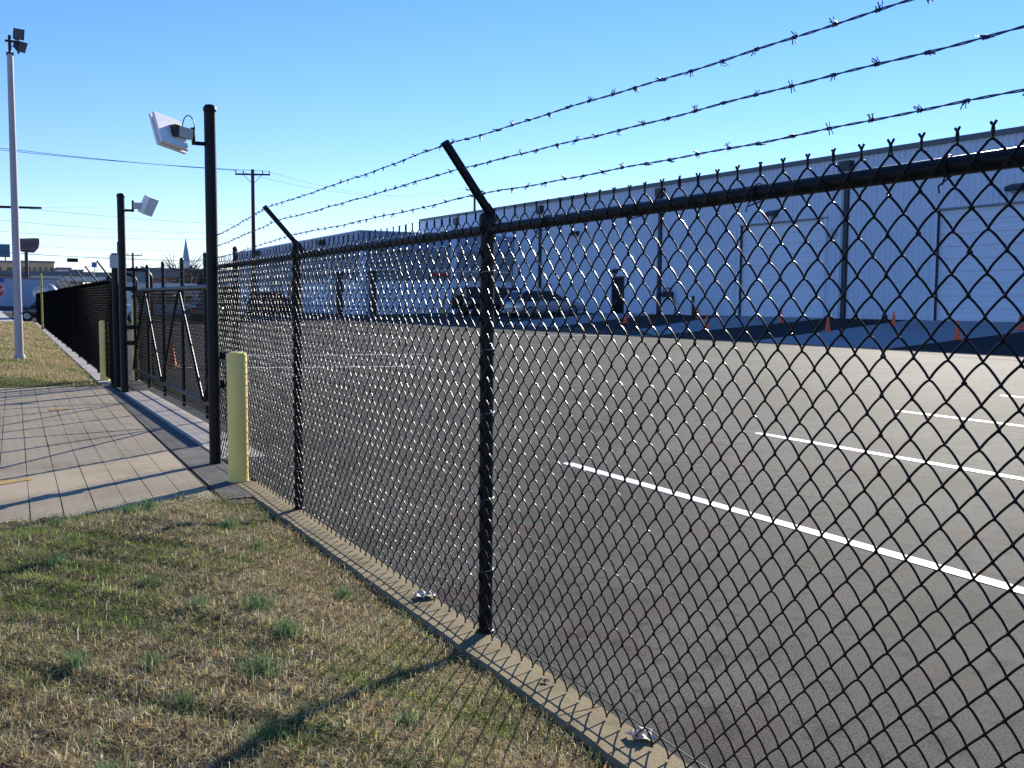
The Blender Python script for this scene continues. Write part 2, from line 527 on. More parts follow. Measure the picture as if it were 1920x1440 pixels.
# slab of street beyond the driveway on the left
struct('street', MB().add([(-14, 60, 0.0), (70, 60 + 22, 0.0), (70, 150, 0.0), (-14, 150, 0.0)], [(0, 1, 2, 3)]), 'street') if False else None
struct('street', MB().add([(-200, 72.5, -0.02), (1.9, 72.5, -0.02), (1.9, 300, -0.02), (-200, 300, -0.02)], [(0, 1, 2, 3)]), 'street')
struct('pavement', MB().box((-60, 71.4, -0.1), (0.9, 72.6, 0.06)), 'palecon')
for (pts) in ([(-2.1, 9.02), (-1.86, 9.03), (-1.66, 9.17), (-1.64, 9.3), (-1.75, 9.24), (-2.1, 9.2)],
              [(-1.22, 14.8), (-0.98, 14.88), (-0.95, 15.1), (-1.2, 15.05)]):
    n = len(pts)
    MB().add([(x, y, 0.0055) for x, y in pts], [tuple(range(n))]).build('paint_mark', 'yellowpaint', drv)

# kerb stones under the fence
y = -3.0
kerb = tag(thing('kerb', None, None), kind='structure')
while y < 8.3:
    y2 = min(y + 1.52, 8.33)
    kb = MB()
    n = 14
    V = []; F = []
    for i in range(n + 1):
        yy = y + 0.004 + (y2 - y - 0.008) * i / n
        e = -0.19 + float(nz(yy, 0, 6, 3)) * 0.006 + random.uniform(-0.003, 0.003)
        V += [(0.005, yy, 0.002), (e + 0.012, yy, 0.0), (e, yy, -0.012), (e + 0.004, yy, -0.12), (0.005, yy, -0.12)]
        if i:
            b_ = 5 * (i - 1)
            for q in range(4):
                F.append((b_ + q, b_ + q + 1, b_ + 5 + q + 1, b_ + 5 + q))
    F += [(0, 1, 2, 3, 4), tuple(5 * n + t for t in (4, 3, 2, 1, 0))]
    kb.add(V, F)
    kb.build('kerb_stone', 'kerbcon', kerb)
    y = y2
y = 19.2
while y < 70:
    y2 = y + 3.04
    a = (y - 18.6) * 0.0204; b_ = (y2 - 18.6) * 0.0204
    MB().add([(a - 0.19, y, 0.02), (a + .02, y, 0.02), (b_ + .02, y2 - .01, 0.02), (b_ - 0.19, y2 - .01, 0.02),
              (a - 0.19, y, -0.1), (a + .02, y, -0.1), (b_ + .02, y2 - .01, -0.1), (b_ - 0.19, y2 - .01, -0.1)],
             [(0, 1, 2, 3), (0, 4, 5, 1), (1, 5, 6, 2), (2, 6, 7, 3), (3, 7, 4, 0)]).build('kerb_stone', 'palecon', kerb)
    y = y2 + 0.004


# ------------------------------------------------------------------ lawn
def lawn_z(x, y):
    x = np.asarray(x, float); y = np.asarray(y, float)
    d = np.clip((-0.19 - x) / 0.85, 0, 1)
    s = d * d * (3 - 2 * d)
    ed = np.interp(x, [-12, -4, -1.92, -1.15, -0.37, -0.1], [3.9, 6.1, 7.35, 7.55, 8.05, 8.3])
    e = np.clip((ed - y) / 1.0, 0, 1)
    e = e * e * (3 - 2 * e)
    return -0.028 + s * (0.035 + 0.10 * e) + 0.014 * nz(x, y, 2.6, 1) + s * (0.020 * nz(x, y, 8.5, 2) + 0.018 * nz(x * 0.8, y, 17, 6) + 0.006 * nz(x, y, 37, 8))


def sheet(name, xs, ys, fz, m, clipf=None):
    nx, ny = len(xs), len(ys)
    Xg, Yg = np.meshgrid(xs, ys)
    Z = fz(Xg, Yg)
    V = np.stack([Xg, Yg, Z], -1).reshape(-1, 3)
    F = []
    for j in range(ny - 1):
        for i in range(nx - 1):
            if clipf is not None and not clipf(xs[i], ys[j]): continue
            F.append((j * nx + i, j * nx + i + 1, (j + 1) * nx + i + 1, (j + 1) * nx + i))
    mb = MB().add(V, F, True)
    return struct(name, mb, m)


xs = np.concatenate([np.arange(-12, -2.5, 0.3), np.arange(-2.5, -0.155, 0.04)]); xs[-1] = -0.183
ys = np.arange(-4, 8.5, 0.05)
sheet('lawn', xs, ys, lawn_z, 'soil', lambda x, y: y < drive_edge(x) + 0.02)


def lawn2_z(x, y):
    x = np.asarray(x, float); y = np.asarray(y, float)
    kx = (y - 18.6) * 0.0204 - 0.19
    d = np.clip((kx - x) / 1.0, 0, 1)
    e = np.clip((y - 18.9) / 0.6, 0, 1)
    return -0.03 + 0.09 * d * e + 0.02 * nz(x, y, 0.9, 4)


xs2 = np.concatenate([np.arange(-25, -5, 1.0), np.arange(-5, -2.5, 0.2), np.arange(-2.5, 1.0, 0.1)])
ys2 = np.concatenate([np.arange(18.8, 30, 0.15), np.arange(30, 71.5, 0.5), [71.45]])
sheet('lawn_beyond_driveway', xs2, ys2, lawn2_z, 'soil', lambda x, y: x + 0.1 < (y - 18.6) * 0.0204 - 0.17)


def blades(name, x, y, z, length, lean, width, colr, label, cat, lift=None):
    """curved grass blades as one mesh with a colour attribute"""
    n = len(x)
    az = rng.uniform(0, 2 * np.pi, n)
    dx, dy = np.cos(az), np.sin(az)
    px, py = -dy, dx
    base = np.stack([x, y, z], -1)
    hz = np.sin(lean) * length; vz = np.cos(lean) * length
    mid = base + np.stack([dx * hz * 0.45, dy * hz * 0.45, vz * 0.6], -1)
    tip = base + np.stack([dx * hz, dy * hz, vz * rng.uniform(0.55, 1.0, n)], -1)
    tip[:, :2] += rng.normal(0, 0.12, (n, 2)) * length[:, None]
    W = (np.stack([px, py, np.zeros(n)], -1)) * (width[:, None] * 0.5)
    V = np.stack([base - W, base + W, mid - W * 0.8, mid + W * 0.8, tip], 1).reshape(-1, 3)
    i0 = (np.arange(n) * 5)[:, None]
    tri = np.stack([i0 + 0, i0 + 1, i0 + 3, i0 + 0, i0 + 3, i0 + 2, i0 + 2, i0 + 3, i0 + 4], -1).reshape(-1)
    me = bpy.data.meshes.new(name)
    me.vertices.add(5 * n)
    me.vertices.foreach_set('co', V.reshape(-1))
    me.loops.add(9 * n)
    me.loops.foreach_set('vertex_index', tri.astype(np.int32))
    me.polygons.add(3 * n)
    me.polygons.foreach_set('loop_start', np.arange(0, 9 * n, 3, dtype=np.int32))
    me.polygons.foreach_set('loop_total', np.full(3 * n, 3, np.int32))
    me.update(calc_edges=True)
    ca = me.color_attributes.new('bladecol', 'FLOAT_COLOR', 'POINT')
    cc = np.concatenate([np.repeat(colr, 5, axis=0), np.ones((5 * n, 1))], 1)
    ca.data.foreach_set('color', cc.reshape(-1))
    me.materials.append(M['blade'])
    o = bpy.data.objects.new(name, me)
    link(o)
    if label:
        tag(o, label, cat, kind='stuff')
    return o


def greenness(x, y):
    g_ = nz(x, y, 1.9, 7) * 0.55 + nz(x, y, 5.5, 9) * 0.4
    g_ = g_ + 0.85 * np.exp(-(((x + 1.65) / 0.55) ** 2 + ((y - 5.7) / 0.95) ** 2)) + 0.5 * np.exp(-(((x + 0.42) / 0.22) ** 2 + ((y - 7.4) / 0.8) ** 2))
    g_ = g_ + 0.35 * np.exp(-(((x + 0.45) / 0.2) ** 2 + ((y - 4.0) / 0.35) ** 2))
    return g_


def blade_colours(x, y, n):
    gn = greenness(x, y) + rng.normal(0, 0.30, n)
    tone = 1 + 0.22 * nz(x, y, 6.5, 21)[:, None] + 0.16 * nz(x, y, 15, 23)[:, None]
    dry = np.array([(0.42, 0.33, 0.16), (0.52, 0.42, 0.22), (0.26, 0.18, 0.085), (0.36, 0.24, 0.13), (0.60, 0.51, 0.30)])
    grn = np.array([(0.19, 0.25, 0.045), (0.13, 0.20, 0.04), (0.28, 0.31, 0.07), (0.10, 0.16, 0.045)])
    d = dry[rng.integers(0, len(dry), n)]
    q = grn[rng.integers(0, len(grn), n)]
    t = (gn > 0.33)[:, None]
    c = np.where(t, q, d)
    return np.minimum(c * rng.uniform(0.35, 2.3, (n, 1)) * tone, 0.9)


def scatter_near(N):
    y = 1.1 * (9.0 / 1.1) ** rng.uniform(0, 1, N)     # density ~ 1/y
    u = rng.uniform(0, 1, N)
    x = -0.2 - u * 2.1 - (rng.uniform(0, 1, N) > 0.9) * rng.uniform(0, 2.0, N)
    ed = np.interp(x, [-12, -4, -1.92, -1.15, -0.37, -0.1], [3.9, 6.1, 7.35, 7.55, 8.05, 8.3])
    keep = y < ed + 0.05 + 0.10 * nz(x, y, 7, 3) + rng.normal(0, .04, N)
    return x[keep], y[keep]


x, y = scatter_near(270000)
n = len(x)
z = lawn_z(x, y) - 0.004
L_ = rng.uniform(0.02, 0.075, n) * (0.75 + 0.6 * np.clip(nz(x, y, 11, 13), 0, 1))
lean = np.clip(rng.normal(rad(62), rad(24), n), 0, rad(95))
blades('dry_grass', x, y, z + rng.uniform(0, 0.012, n), L_, lean, rng.uniform(0.0012, 0.0030, n), blade_colours(x, y, n),
       'matted dry tan and green winter grass on the near lawn', 'grass')
# lawn beyond the driveway
N = 90000
y = 18.9 * (71.0 / 18.9) ** rng.uniform(0, 1, N)
kx = (y - 18.6) * 0.0204 - 0.2
x = kx - rng.uniform(0, 1, N) ** 1.4 * (2.4 + (y - 18) * 0.03)
L_ = rng.uniform(0.04, 0.09, N) * (1 + (y - 19) * 0.015)
gn = nz(x * 0.5, y * 0.32, 2.6, 5) + 0.8 * np.exp(-((y - 19.3) / 0.8) ** 2) + rng.normal(0, 0.25, N)
dry = 1.3 * np.array([(0.46, 0.37, 0.18), (0.54, 0.44, 0.23), (0.36, 0.27, 0.13)])[rng.integers(0, 3, N)]
grn = 1.3 * np.array([(0.16, 0.22, 0.05), (0.12, 0.18, 0.04), (0.24, 0.27, 0.08)])[rng.integers(0, 3, N)]
c = np.where((gn > 0.45)[:, None], grn, dry) * rng.uniform(0.8, 1.2, (N, 1))
blades('far_grass', x, y, lawn2_z(x, y), L_, np.clip(rng.normal(rad(60), rad(20), N), 0, 1.6), 0.006 + 0.0005 * (y - 18), c,
       'dry grass with green patches beyond the driveway', 'grass')

# green tufts
TG = 'dark green tufts standing in the dry lawn'
tufts = [(-1.16, 7.05, 1.2, 1), (-1.0, 7.22, 1.1, 1), (-1.45, 7.05, .8, 1), (-0.63, 6.5, 1.0, 2), (-0.59, 5.86, .8, 2), (-0.40, 4.86, .9, 3), (-0.92, 4.52, 1.0, 4), (-1.15, 4.62, .8, 4),
         (-0.9, 4.08, .9, 5), (-1.09, 3.7, 1.2, 6), (-1.70, 4.05, .9, 7), (-1.40, 3.5, .7, 8), (-1.22, 3.1, .9, 9), (-1.45, 3.95, .8, 10), (-1.66, 5.7, 1.0, 11),
         (-1.7, 3.0, .8, 12), (-0.62, 2.55, .7, 13), (-1.3, 5.1, .8, 14), (-0.75, 3.1, .7, 15), (-1.6, 6.9, .8, 16)]
pr = []
for v in range(4):
    n = 210
    rr = np.abs(rng.normal(0, 0.042, n)); aa = rng.uniform(0, 6.28, n)
    x = rr * np.cos(aa) * 1.3; y = rr * np.sin(aa)
    col = np.array([(0.17, 0.27, 0.12), (0.24, 0.34, 0.15), (0.11, 0.19, 0.08)])[rng.integers(0, 3, n)] * rng.uniform(.7, 1.25, (n, 1))
    o = blades('grass_tuft', x, y, np.zeros(n) - 0.005, rng.uniform(0.05, 0.12, n), np.clip(np.abs(rng.normal(rad(24), rad(16), n)), 0, 1.4), rng.uniform(0.0018, 0.0034, n), col, None, None)
    pr.append(o)
TUFT_LABELS = ['grass tuft on the driveway edge, right one of the close pair',
               'grass tuft on the driveway edge, leaning right beside its neighbour',
               'grass tuft on the driveway edge, left of the close pair',
               'dark green tuft near the kerb corner below the yellow bollard',
               'dark green tuft about one metre below the one by the bollard',
               'grass tuft close to the kerb, halfway between the two fence posts',
               'upright green tuft in mid lawn, right one of a pair',
               'upright green tuft in mid lawn, left one of a pair',
               'green tuft right of centre of the lawn, above the long post shadow',
               'largest green tuft in the lawn, just above the long post shadow',
               'dark green tuft at the far left of the lawn, below the green patch',
               'green tuft below the largest tuft, left of the post shadow',
               'green tuft just below the long post shadow',
               'thin green tuft above and left of the largest tuft',
               'green tuft inside the green patch at the left edge',
               'green tuft in the bottom left corner of the lawn',
               'green tuft at the bottom edge of the photo next to the kerb',
               'faint green tuft between the green patch and the mid lawn pair',
               'green tuft at the bottom of the photo between shadow and kerb',
               'leftmost grass tuft on the driveway edge']
for i, (x, y, s, _) in enumerate(tufts):
    o = pr[i % 4] if i < 4 else pr[i % 4].copy()
    if i >= 4: link(o)
    o.location = (x, y, float(lawn_z(x, y)))
    o.scale = (s, s, s)
    o.rotation_euler = (0, 0, random.uniform(0, 6.28))
    tag(o, TUFT_LABELS[i], 'grass tuft', TG)

# litter on the kerb
def crumple(name, loc, s, m, label, cat, seed):
    r_ = random.Random(seed)
    mb = MB()
    n, k = 9, 5
    V = []
    for j in range(k):
        for i in range(n):
            V.append((loc[0] + (i / (n - 1) - .5) * s + r_.uniform(-.1, .1) * s, loc[1] + (j / (k - 1) - .5) * s * 0.9 + r_.uniform(-.1, .1) * s, loc[2] + r_.uniform(0.0, 0.16) * s + 0.1 * s * math.sin(i * 1.1 + seed)**2))
    F = [(j * n + i, j * n + i + 1, (j + 1) * n + i + 1, (j + 1) * n + i) for j in range(k - 1) for i in range(n - 1)]
    mb.add(V, F)
    o = mb.build(name, m)
    return tag(o, label, cat)


crumple('paper_scrap', (-0.035, 4.66, 0.005), 0.10, 'paper', 'crumpled white litter on the kerb to the left of the nearest post', 'litter', 1)
crumple('paper_scrap', (-0.01, 2.78, 0.005), 0.09, 'paper', 'crumpled white litter on the kerb at the bottom of the photo', 'litter', 5)
crumple('dead_leaf', (-0.06, 3.38, 0.006), 0.03, 'leaf', 'small dark leaf lying on the kerb right of the nearest post', 'leaf', 3)

# ------------------------------------------------------------------ near chain link fence
H = 1.80
PV, PH = 0.0965, 0.0924
ZT = 1.842
MX = -0.037           # plane of the mesh, on the lawn side of the posts


def wire_path(zt, nrow, mirror=False, t=0.0062, tails=True):
    """one woven wire: y from 0 (left column) to PH/2 (right column); knots on the right at zt - k*PV"""
    w = PH / 2; e = 0.0034
    pts = []
    if tails:
        pts += [(0.0015, w + 0.009, zt + 0.036), (0.001, w + 0.001, zt + 0.025), (-0.001, w - 0.0015, zt + 0.016), (0.0015, w + 0.0015, zt + 0.007)]
    for k in range(nrow):
        zr = zt - k * PV
        zl = zr - PV / 2
        hp = PV / 2
        pts.append((0.0, w + e, zr))
        for f_, d_ in ((0.1, 0.55), (0.3, 0.92), (0.5, 1.0), (0.7, 0.92), (0.9, 0.55)):
            pts.append((t * d_, w * (1 - f_), zr - hp * f_))
        pts.append((0.0, -e, zl))
        for f_, d_ in ((0.1, 0.55), (0.3, 0.92), (0.5, 1.0), (0.7, 0.92), (0.9, 0.55)):
            pts.append((-t * d_, w * f_, zl - hp * f_))
    zr = zt - nrow * PV
    pts.append((0.0, w + e, zr))
    P = np.array(pts)
    if mirror:
        P[:, 1] = w - P[:, 1]
        P[:, 0] = -P[:, 0]
    return P


NROW = 19
WIRE_R = 0.0031
def wire_mesh(mir, seed):
    r_ = np.random.default_rng(seed)
    P = wire_path(ZT, NROW, mir, t=0.0062 * r_.uniform(0.85, 1.2))
    m_ = len(P)
    P[:, 1] += np.convolve(r_.normal(0, 0.0016, m_ + 8), np.ones(9) / 9, 'valid') + r_.normal(0, 0.0001, m_)
    P[:, 0] += np.convolve(r_.normal(0, 0.0030, m_ + 10), np.ones(11) / 11, 'valid')
    me = MB().tube(P, WIRE_R, 6, caps=False).mesh('wire')
    me.materials.append(M['vinyl'])
    return me
WIRES = {False: [wire_mesh(False, q) for q in range(7)], True: [wire_mesh(True, 50 + q) for q in range(7)]}
fence = thing('chain_link_fence', 'black chain link fence with slanted barbed wire arms right of the gate, along the kerb', 'fence')
P0 = 0.99; LB = 3.05
posts_y = [P0 - LB, P0, P0 + LB, P0 + 2 * LB]
Y_END = 9.72
y = Y_END - PH / 2
i = 0
hid = MB()
while y > -1.9:
    if y > 0.75:
        o = bpy.data.objects.new('wire', random.choice(WIRES[i % 2 == 1]))
        link(o); o.parent = fence
        o.location = (MX + random.uniform(-0.0008, 0.0008), y + random.uniform(-0.0006, 0.0006), random.uniform(-0.001, 0.001))
        o.rotation_euler = (random.uniform(-.0006, .0006), random.uniform(-.0015, .0015), random.uniform(-.03, .03))
    else:
        P = wire_path(ZT, NROW, i % 2 == 1) + np.array([MX, y, 0])
        hid.tube(P, 0.0033, 3, caps=False)
    y -= PH / 2; i += 1
hid.build('chain_link_mesh', 'vinyl', fence, kind='stuff')
# posts with barbed wire arms
arm_tips = {}
for j, py in enumerate(posts_y):
    mb = MB().tube([(0, py, -0.12), (0, py, 1.0), (0, py, 1.835)], 0.0305, 18)
    mb.lathe([(0.040, -0.002), (0.042, 0.006), (0.034, 0.010)], (0, py, 0.002), 18)
    p = mb.build('post', 'blackpaint', fence)
    MB().lathe([(0.034, -0.035), (0.037, -0.03), (0.037, 0.03), (0.034, 0.045), (0.02, 0.055), (0.001, 0.057)], (0, py, 1.82), 18).build('post_cap', 'blackpaint', p)
    tip = np.array([-0.205, py, 2.165]) if j != 3 else np.array([-0.225, py, 2.135])
    b0 = np.array([0.03, py, 1.85])
    d = tip - b0; Ld = np.linalg.norm(d); d /= Ld
    side = np.array([0, 1.0, 0]); up = np.cross(d, side)
    R = np.stack([side, up, d], 1)
    a = MB()
    a.box((-0.017, -0.012, 0), (0.017, -0.009, Ld), R, b0)         # web
    a.box((-0.0175, -0.009, 0), (-0.0145, 0.014, Ld), R, b0)       # flanges
    a.box((0.0145, -0.009, 0), (0.0175, 0.014, Ld), R, b0)
    a.box((-0.021, -0.014, -0.06), (0.021, -0.0125, 0.07), R, b0)
    a.build('barb_arm', 'blackpaint', p)
    arm_tips[j] = (b0, d, Ld)
# top rail in lengths, with sleeves; bottom tension wire
for (ya, yb) in ((-2.3, 0.15), (0.15, 6.55), (6.55, 9.75)):
    mb = MB().tube([(0.0, t, H) for t in np.linspace(ya, yb, 8)], 0.0225, 16)
    mb.build('top_rail', 'blackpaint', fence)
for yy in (0.15, 6.55):
    MB().tube([(0, yy - 0.07, H), (0, yy + 0.07, H)], 0.0255, 16).build('rail_sleeve', 'blackpaint', fence)
tw = [(MX + 0.012 + 0.001 * math.sin(t * 9), t, 0.055 + 0.003 * math.sin(t * 2.1) + 0.0015 * math.sin(t * 7)) for t in np.linspace(-2, 9.4, 150)]
MB().tube(tw, 0.0022, 6).build('tension_wire', 'vinyl', fence)
# tie wires round the rail and the posts
def tie_mesh(r_rail, tail):
    pts = []
    for a in np.linspace(-0.4, 1.25 * np.pi + 0.6, 14):
        pts.append((-r_rail * math.cos(a) * 1.0, 0.002 * a, r_rail * math.sin(a)))
    pts = [(MX - 0.007, -0.004, -r_rail - 0.012)] + [(x_, y_ * 1.5, z_) for x_, y_, z_ in pts] + [(MX - 0.002, 0.010, -r_rail - 0.015), (MX - 0.008, 0.004, -r_rail - 0.03)]
    return pts
tm = MB().tube(tie_mesh(0.0255, 1), 0.0021, 5).mesh('tie_wire'); tm.materials.append(M['vinyl'])
for yy in (1.02, 1.62, 2.24, 2.86, 3.47, 4.7, 5.3, 5.9, 6.5, 7.6, 8.2, 8.8):
    o = bpy.data.objects.new('tie_wire', tm); link(o); o.parent = fence
    o.location = (0, yy + random.uniform(-.05, .05), H); o.rotation_euler = (0, random.uniform(-.3, .3), random.uniform(-.2, .2))
pm = MB()
pts = [(0.034 * math.sin(a), 0.034 * math.cos(a), 0.004 * a) for a in np.linspace(-2.3, 2.3, 14)]
pts = [(MX - .008, -0.032, -0.012)] + [(-p_[0] if False else p_[0] * 1, p_[1], p_[2]) for p_ in [(0.034 * math.cos(a), 0.034 * math.sin(a), 0.003 * a) for a in np.linspace(-2.4, 2.4, 14)]] + [(MX - .009, 0.03, 0.014), (MX - .01, 0.012, 0.002)]
pm = pm.tube(pts, 0.0021, 5).mesh('tie_wire'); pm.materials.append(M['steel'])
for yy in (P0, P0 + LB, P0 + 2 * LB):
    for zz in (0.28, 0.62, 0.98, 1.3, 1.6):
        o = bpy.data.objects.new('tie_wire', pm); link(o); o.parent = fence
        o.location = (0, yy, zz + random.uniform(-.03, .03))


# barbed wire strands
def barbed(parent, pts_anchor, seed, barb_step=0.135, rw=0.0016, rh=0.0018, m='barb', pitch=0.075, dens=0.012, barbs=True):
    """pts_anchor: points the strand passes through (with sag between)"""
    r_ = random.Random(seed)
    C_ = []
    for a, b_ in zip(pts_anchor[:-1], pts_anchor[1:]):
        a = np.array(a); b_ = np.array(b_)
        L = np.linalg.norm(b_ - a); k = max(4, int(L / dens))
        for i in range(k):
            t = i / k
            p = a + (b_ - a) * t
            p[2] -= 0.007 * 4 * t * (1 - t) * (L / 3.05)
            C_.append(p)
    C_.append(np.array(pts_anchor[-1], float))
    C_ = np.array(C_)
    s = np.concatenate([[0], np.cumsum(np.linalg.norm(np.diff(C_, axis=0), axis=1))])
    ph = r_.uniform(0, 6)
    C_[:, 2] += 0.0016 * np.sin(s * 5.1 + ph) + 0.0010 * np.sin(s * 13.7 + ph * 2)
    C_[:, 0] += 0.0015 * np.sin(s * 4.3 + ph * 3)
    mb = MB()
    for q in (0, math.pi):
        a = s / pitch * 2 * math.pi / 2 + q
        P = C_ + np.stack([rh * np.cos(a), np.zeros_like(a), rh * np.sin(a)], -1)
        mb.tube(P, rw, 4, caps=False)
    st = mb.build('barbed_wire', m, parent)
    if barbs:
        off = root_loc(parent)
        k = 0
        sb = barb_step * r_.uniform(.2, 1)
        while sb < s[-1]:
            c = np.array([np.interp(sb, s, C_[:, i]) for i in range(3)]) - off
            o = bpy.data.objects.new('barb', BARBS[k % len(BARBS)])
            link(o); o.parent = st
            o.location = c
            o.rotation_euler = (0, r_.uniform(0, 6.28), 0)
            sb += barb_step * r_.uniform(0.92, 1.08); k += 1
    return st


BARBS = []
for v in range(4):
    mb = MB()
    r_ = random.Random(v + 20)
    for q in range(2):
        y0 = -0.004 + q * 0.008
        pts = []
        a0 = r_.uniform(0, 6.28)
        # two wraps with two protruding points
        l1 = 0.016 + r_.uniform(-.004, .003)
        pts.append((l1 * math.cos(a0 + 2.2) + .001, y0 - 0.006, l1 * math.sin(a0 + 2.2)))
        for t in np.linspace(0, 2.5 * math.pi, 12):
            pts.append((0.0042 * math.cos(a0 + t), y0 + (t / 8 - .5) * 0.006, 0.0042 * math.sin(a0 + t)))
        a1 = a0 + 2.5 * math.pi
        pts.append((l1 * math.cos(a1 + 0.6), y0 + 0.007, l1 * math.sin(a1 + 0.6)))
        mb.tube(pts, 0.0014, 4, caps=False)
    me = mb.mesh('barb'); me.materials.append(M['barb'])
    BARBS.append(me)


def strand_pts(f):
    out = []
    for j in (0, 1, 2, 3):
        b0, d, Ld = arm_tips[j]
        p = b0 + d * (Ld * f)
        p = p + np.array([-0.012, 0, 0.012 - (0.022 if j <= 1 else 0)])
        out.append(tuple(p))
    return out


gp1 = (-0.12, 9.45)
for sd_, f, ez in ((1, 0.92, 2.06), (2, 0.62, 1.97), (3, 0.28, 1.86)):
    P = strand_pts(f)
    P.append((-0.12 + 0.03, 9.40, ez))
    barbed(fence, P, sd_)

# ------------------------------------------------------------------ gate posts
def gate_post(x, y, h, r, label):
    t = thing('gate_post', label, 'post', (x, y, 0), 'tall black posts of the sliding gate')
    MB().tube([(x, y, -0.1), (x, y, h * .5), (x, y, h)], r, 20).build('pole', 'blackpaint', t)
    MB().lathe([(r * 1.04, -0.03), (r * 1.12, -0.02), (r * 1.12, 0.005), (r * .75, 0.03), (0.001, 0.038)], (x, y, h), 20).build('post_cap', 'blackpaint', t)
    return t


G1 = gate_post(-0.12, 9.45, 3.19, 0.052, 'nearer of the tall black gate posts, behind the nearer yellow bollard')
G2 = gate_post(0.02, 17.3, 3.13, 0.058, 'farther tall black gate post beside the small white operator box')
# roller guides bolted to the posts
for (gx_, gy_, zz, par) in ((-0.12, 9.45, 0.98, G1), (-0.12, 9.45, 0.72, G1), (0.02, 17.3, 1.05, G2), (0.02, 17.3, 0.8, G2), (0.02, 17.3, 1.66, G2)):
    rb = MB()
    q_ = 1 if par is G1 else -1
    rb.box((gx_ - 0.035, gy_ + q_ * 0.07 - 0.03, zz - 0.035), (gx_ + 0.20, gy_ + q_ * 0.07 + 0.03, zz + 0.035))
    rb.build('roller_guide', 'blackpaint', par)
# second post leaf beside gate post 2
LP = thing('latch_post', 'dark square-headed fence post carrying the pale grey operator box', 'post', (0.04, 18.5, 0))
MB().tube([(0.04, 18.5, -0.1), (0.04, 18.5, 2.27)], 0.055, 14).build('pole', 'blackpaint', LP)
MB().tube([(0.10, 18.55, 1.9), (0.10, 18.55, 2.47)], 0.014, 8).build('conduit', 'blackpaint', LP)
OB = MB().bbox((-0.05, 18.33, 2.02), (0.14, 18.44, 2.24), 0.012)
o = OB.build('operator_box', 'greybox'); tag(o, 'pale grey control box mounted on the dark post by the far gate post', 'control box')


def frame(c, e1, e2):
    e1 = Vector(e1).normalized(); e2 = Vector(e2); e2 = (e2 - e1 * e2.dot(e1)).normalized()
    n_ = e1.cross(e2)
    return np.array([[e1.x, e2.x, n_.x], [e1.y, e2.y, n_.y], [e1.z, e2.z, n_.z]]), np.array(c)


rv = np.array([r0.x, r0.y, 0]); fv = np.array([math.sin(YAW), math.cos(YAW), 0]); zv = np.array([0, 0, 1.0])
# antenna 1
A1 = thing('reader_antenna', 'white square panel antenna on the nearer gate post, tilted down to the left', 'antenna', (-0.17, 9.45, 2.9), 'white antennas on the gate posts')
R, c = frame((-0.475, 9.40, 2.945), 0.34 * rv - 0.9 * zv - 0.35 * fv, 0.5 * rv - 0.15 * zv + 0.87 * fv)
nsgn = 1.0 if (R[:, 2] @ rv) > 0 else -1.0
mb = MB().box((-0.155, -0.155, -0.012), (0.155, 0.155, 0.012), R, c - R[:, 2] * nsgn * 0.028)
mb.build('front_plate', 'white', A1)
mb = MB().box((-0.15, -0.15, -0.015), (0.15, 0.15, 0.015), R, c + R[:, 2] * nsgn * 0.012)
mb.build('back_plate', 'white', A1)
mb = MB().box((-0.13, -0.13, -0.01), (0.13, 0.13, 0.01), R, c - R[:, 2] * nsgn * 0.008)
mb.build('spacer', 'greybox', A1)
# bracket from plate back to arm
pA = c + R[:, 2] * nsgn * 0.04; pB = np.array([-0.285, 9.45, 2.945])
dd = (pB - pA); LL = np.linalg.norm(dd); dd /= LL
upv = zv - dd * (zv @ dd); upv /= np.linalg.norm(upv); sv = np.cross(dd, upv)
Rb = np.stack([dd, sv, upv], 1)
MB().box((0.0, -0.03, -0.045), (LL, 0.03, 0.045), Rb, pA).build('bracket', 'greybox', A1)
MB().box((-0.01, -0.045, -0.055), (0.035, 0.045, 0.045), Rb, pA).build('hinge', 'bronze', A1)
arm = MB()
arm.tube([(-0.12, 9.45, 2.875), (-0.262, 9.45, 2.875)], 0.018, 8)
arm.tube([(-0.262, 9.45, 2.86), (-0.27, 9.45, 3.01)], 0.019, 8)
arm.build('arm', 'blackpaint', A1)
loop = [(-0.262 - 0.045 + 0.052 * math.cos(a), 9.45 - 0.01, 3.0 + 0.0 + 0.11 * math.sin(a)) for a in np.linspace(-0.15, math.pi + 0.15, 16)]
MB().tube(loop, 0.005, 6).build('cable', 'blackpaint', A1)
# antenna 2
A2 = thing('reader_antenna', 'smaller white box antenna on the farther gate post, turned to the right', 'antenna', (0.02, 17.3, 2.95), 'white antennas on the gate posts')
R, c = frame((0.44, 17.35, 2.99), 0.42 * rv + 0.9 * zv, 0.6 * fv + 0.2 * rv)
MB().box((-0.145, -0.12, -0.055), (0.145, 0.12, 0.055), R, c).build('panel', 'white', A2)
mb = MB()
mb.box((0.2, 17.28, 2.93), (0.385, 17.36, 3.03)); mb.build('bracket', 'greybox', A2)
mb = MB().tube([(0.02, 17.3, 2.9), (0.205, 17.3, 2.9)], 0.02, 8); mb.tube([(0.2, 17.3, 2.88), (0.2, 17.3, 3.06)], 0.018, 8)
mb.build('arm', 'blackpaint', A2)

# ------------------------------------------------------------------ bollards
def bollard(x, y, h, r, z0, label):
    t = thing('bollard', label, 'bollard', (x, y, z0), 'pale yellow bollards at the gate')
    MB().lathe([(r, -0.1), (r, 0.0), (r, h * .5), (r, h - 0.02), (r * 0.93, h - 0.004)], (x, y, z0), 28).build('sleeve', 'bollard', t)
    MB().lathe([(r * 0.93, h - 0.004), (r * .6, h + 0.006), (0.001, h + 0.008)], (x, y, z0), 28).build('cap', 'bollard', t)
    MB().lathe([(r + 0.004, 0.0), (r + 0.004, 0.025), (r, 0.028)], (x, y, z0), 28).build('base_ring', 'bollard', t)
    return t


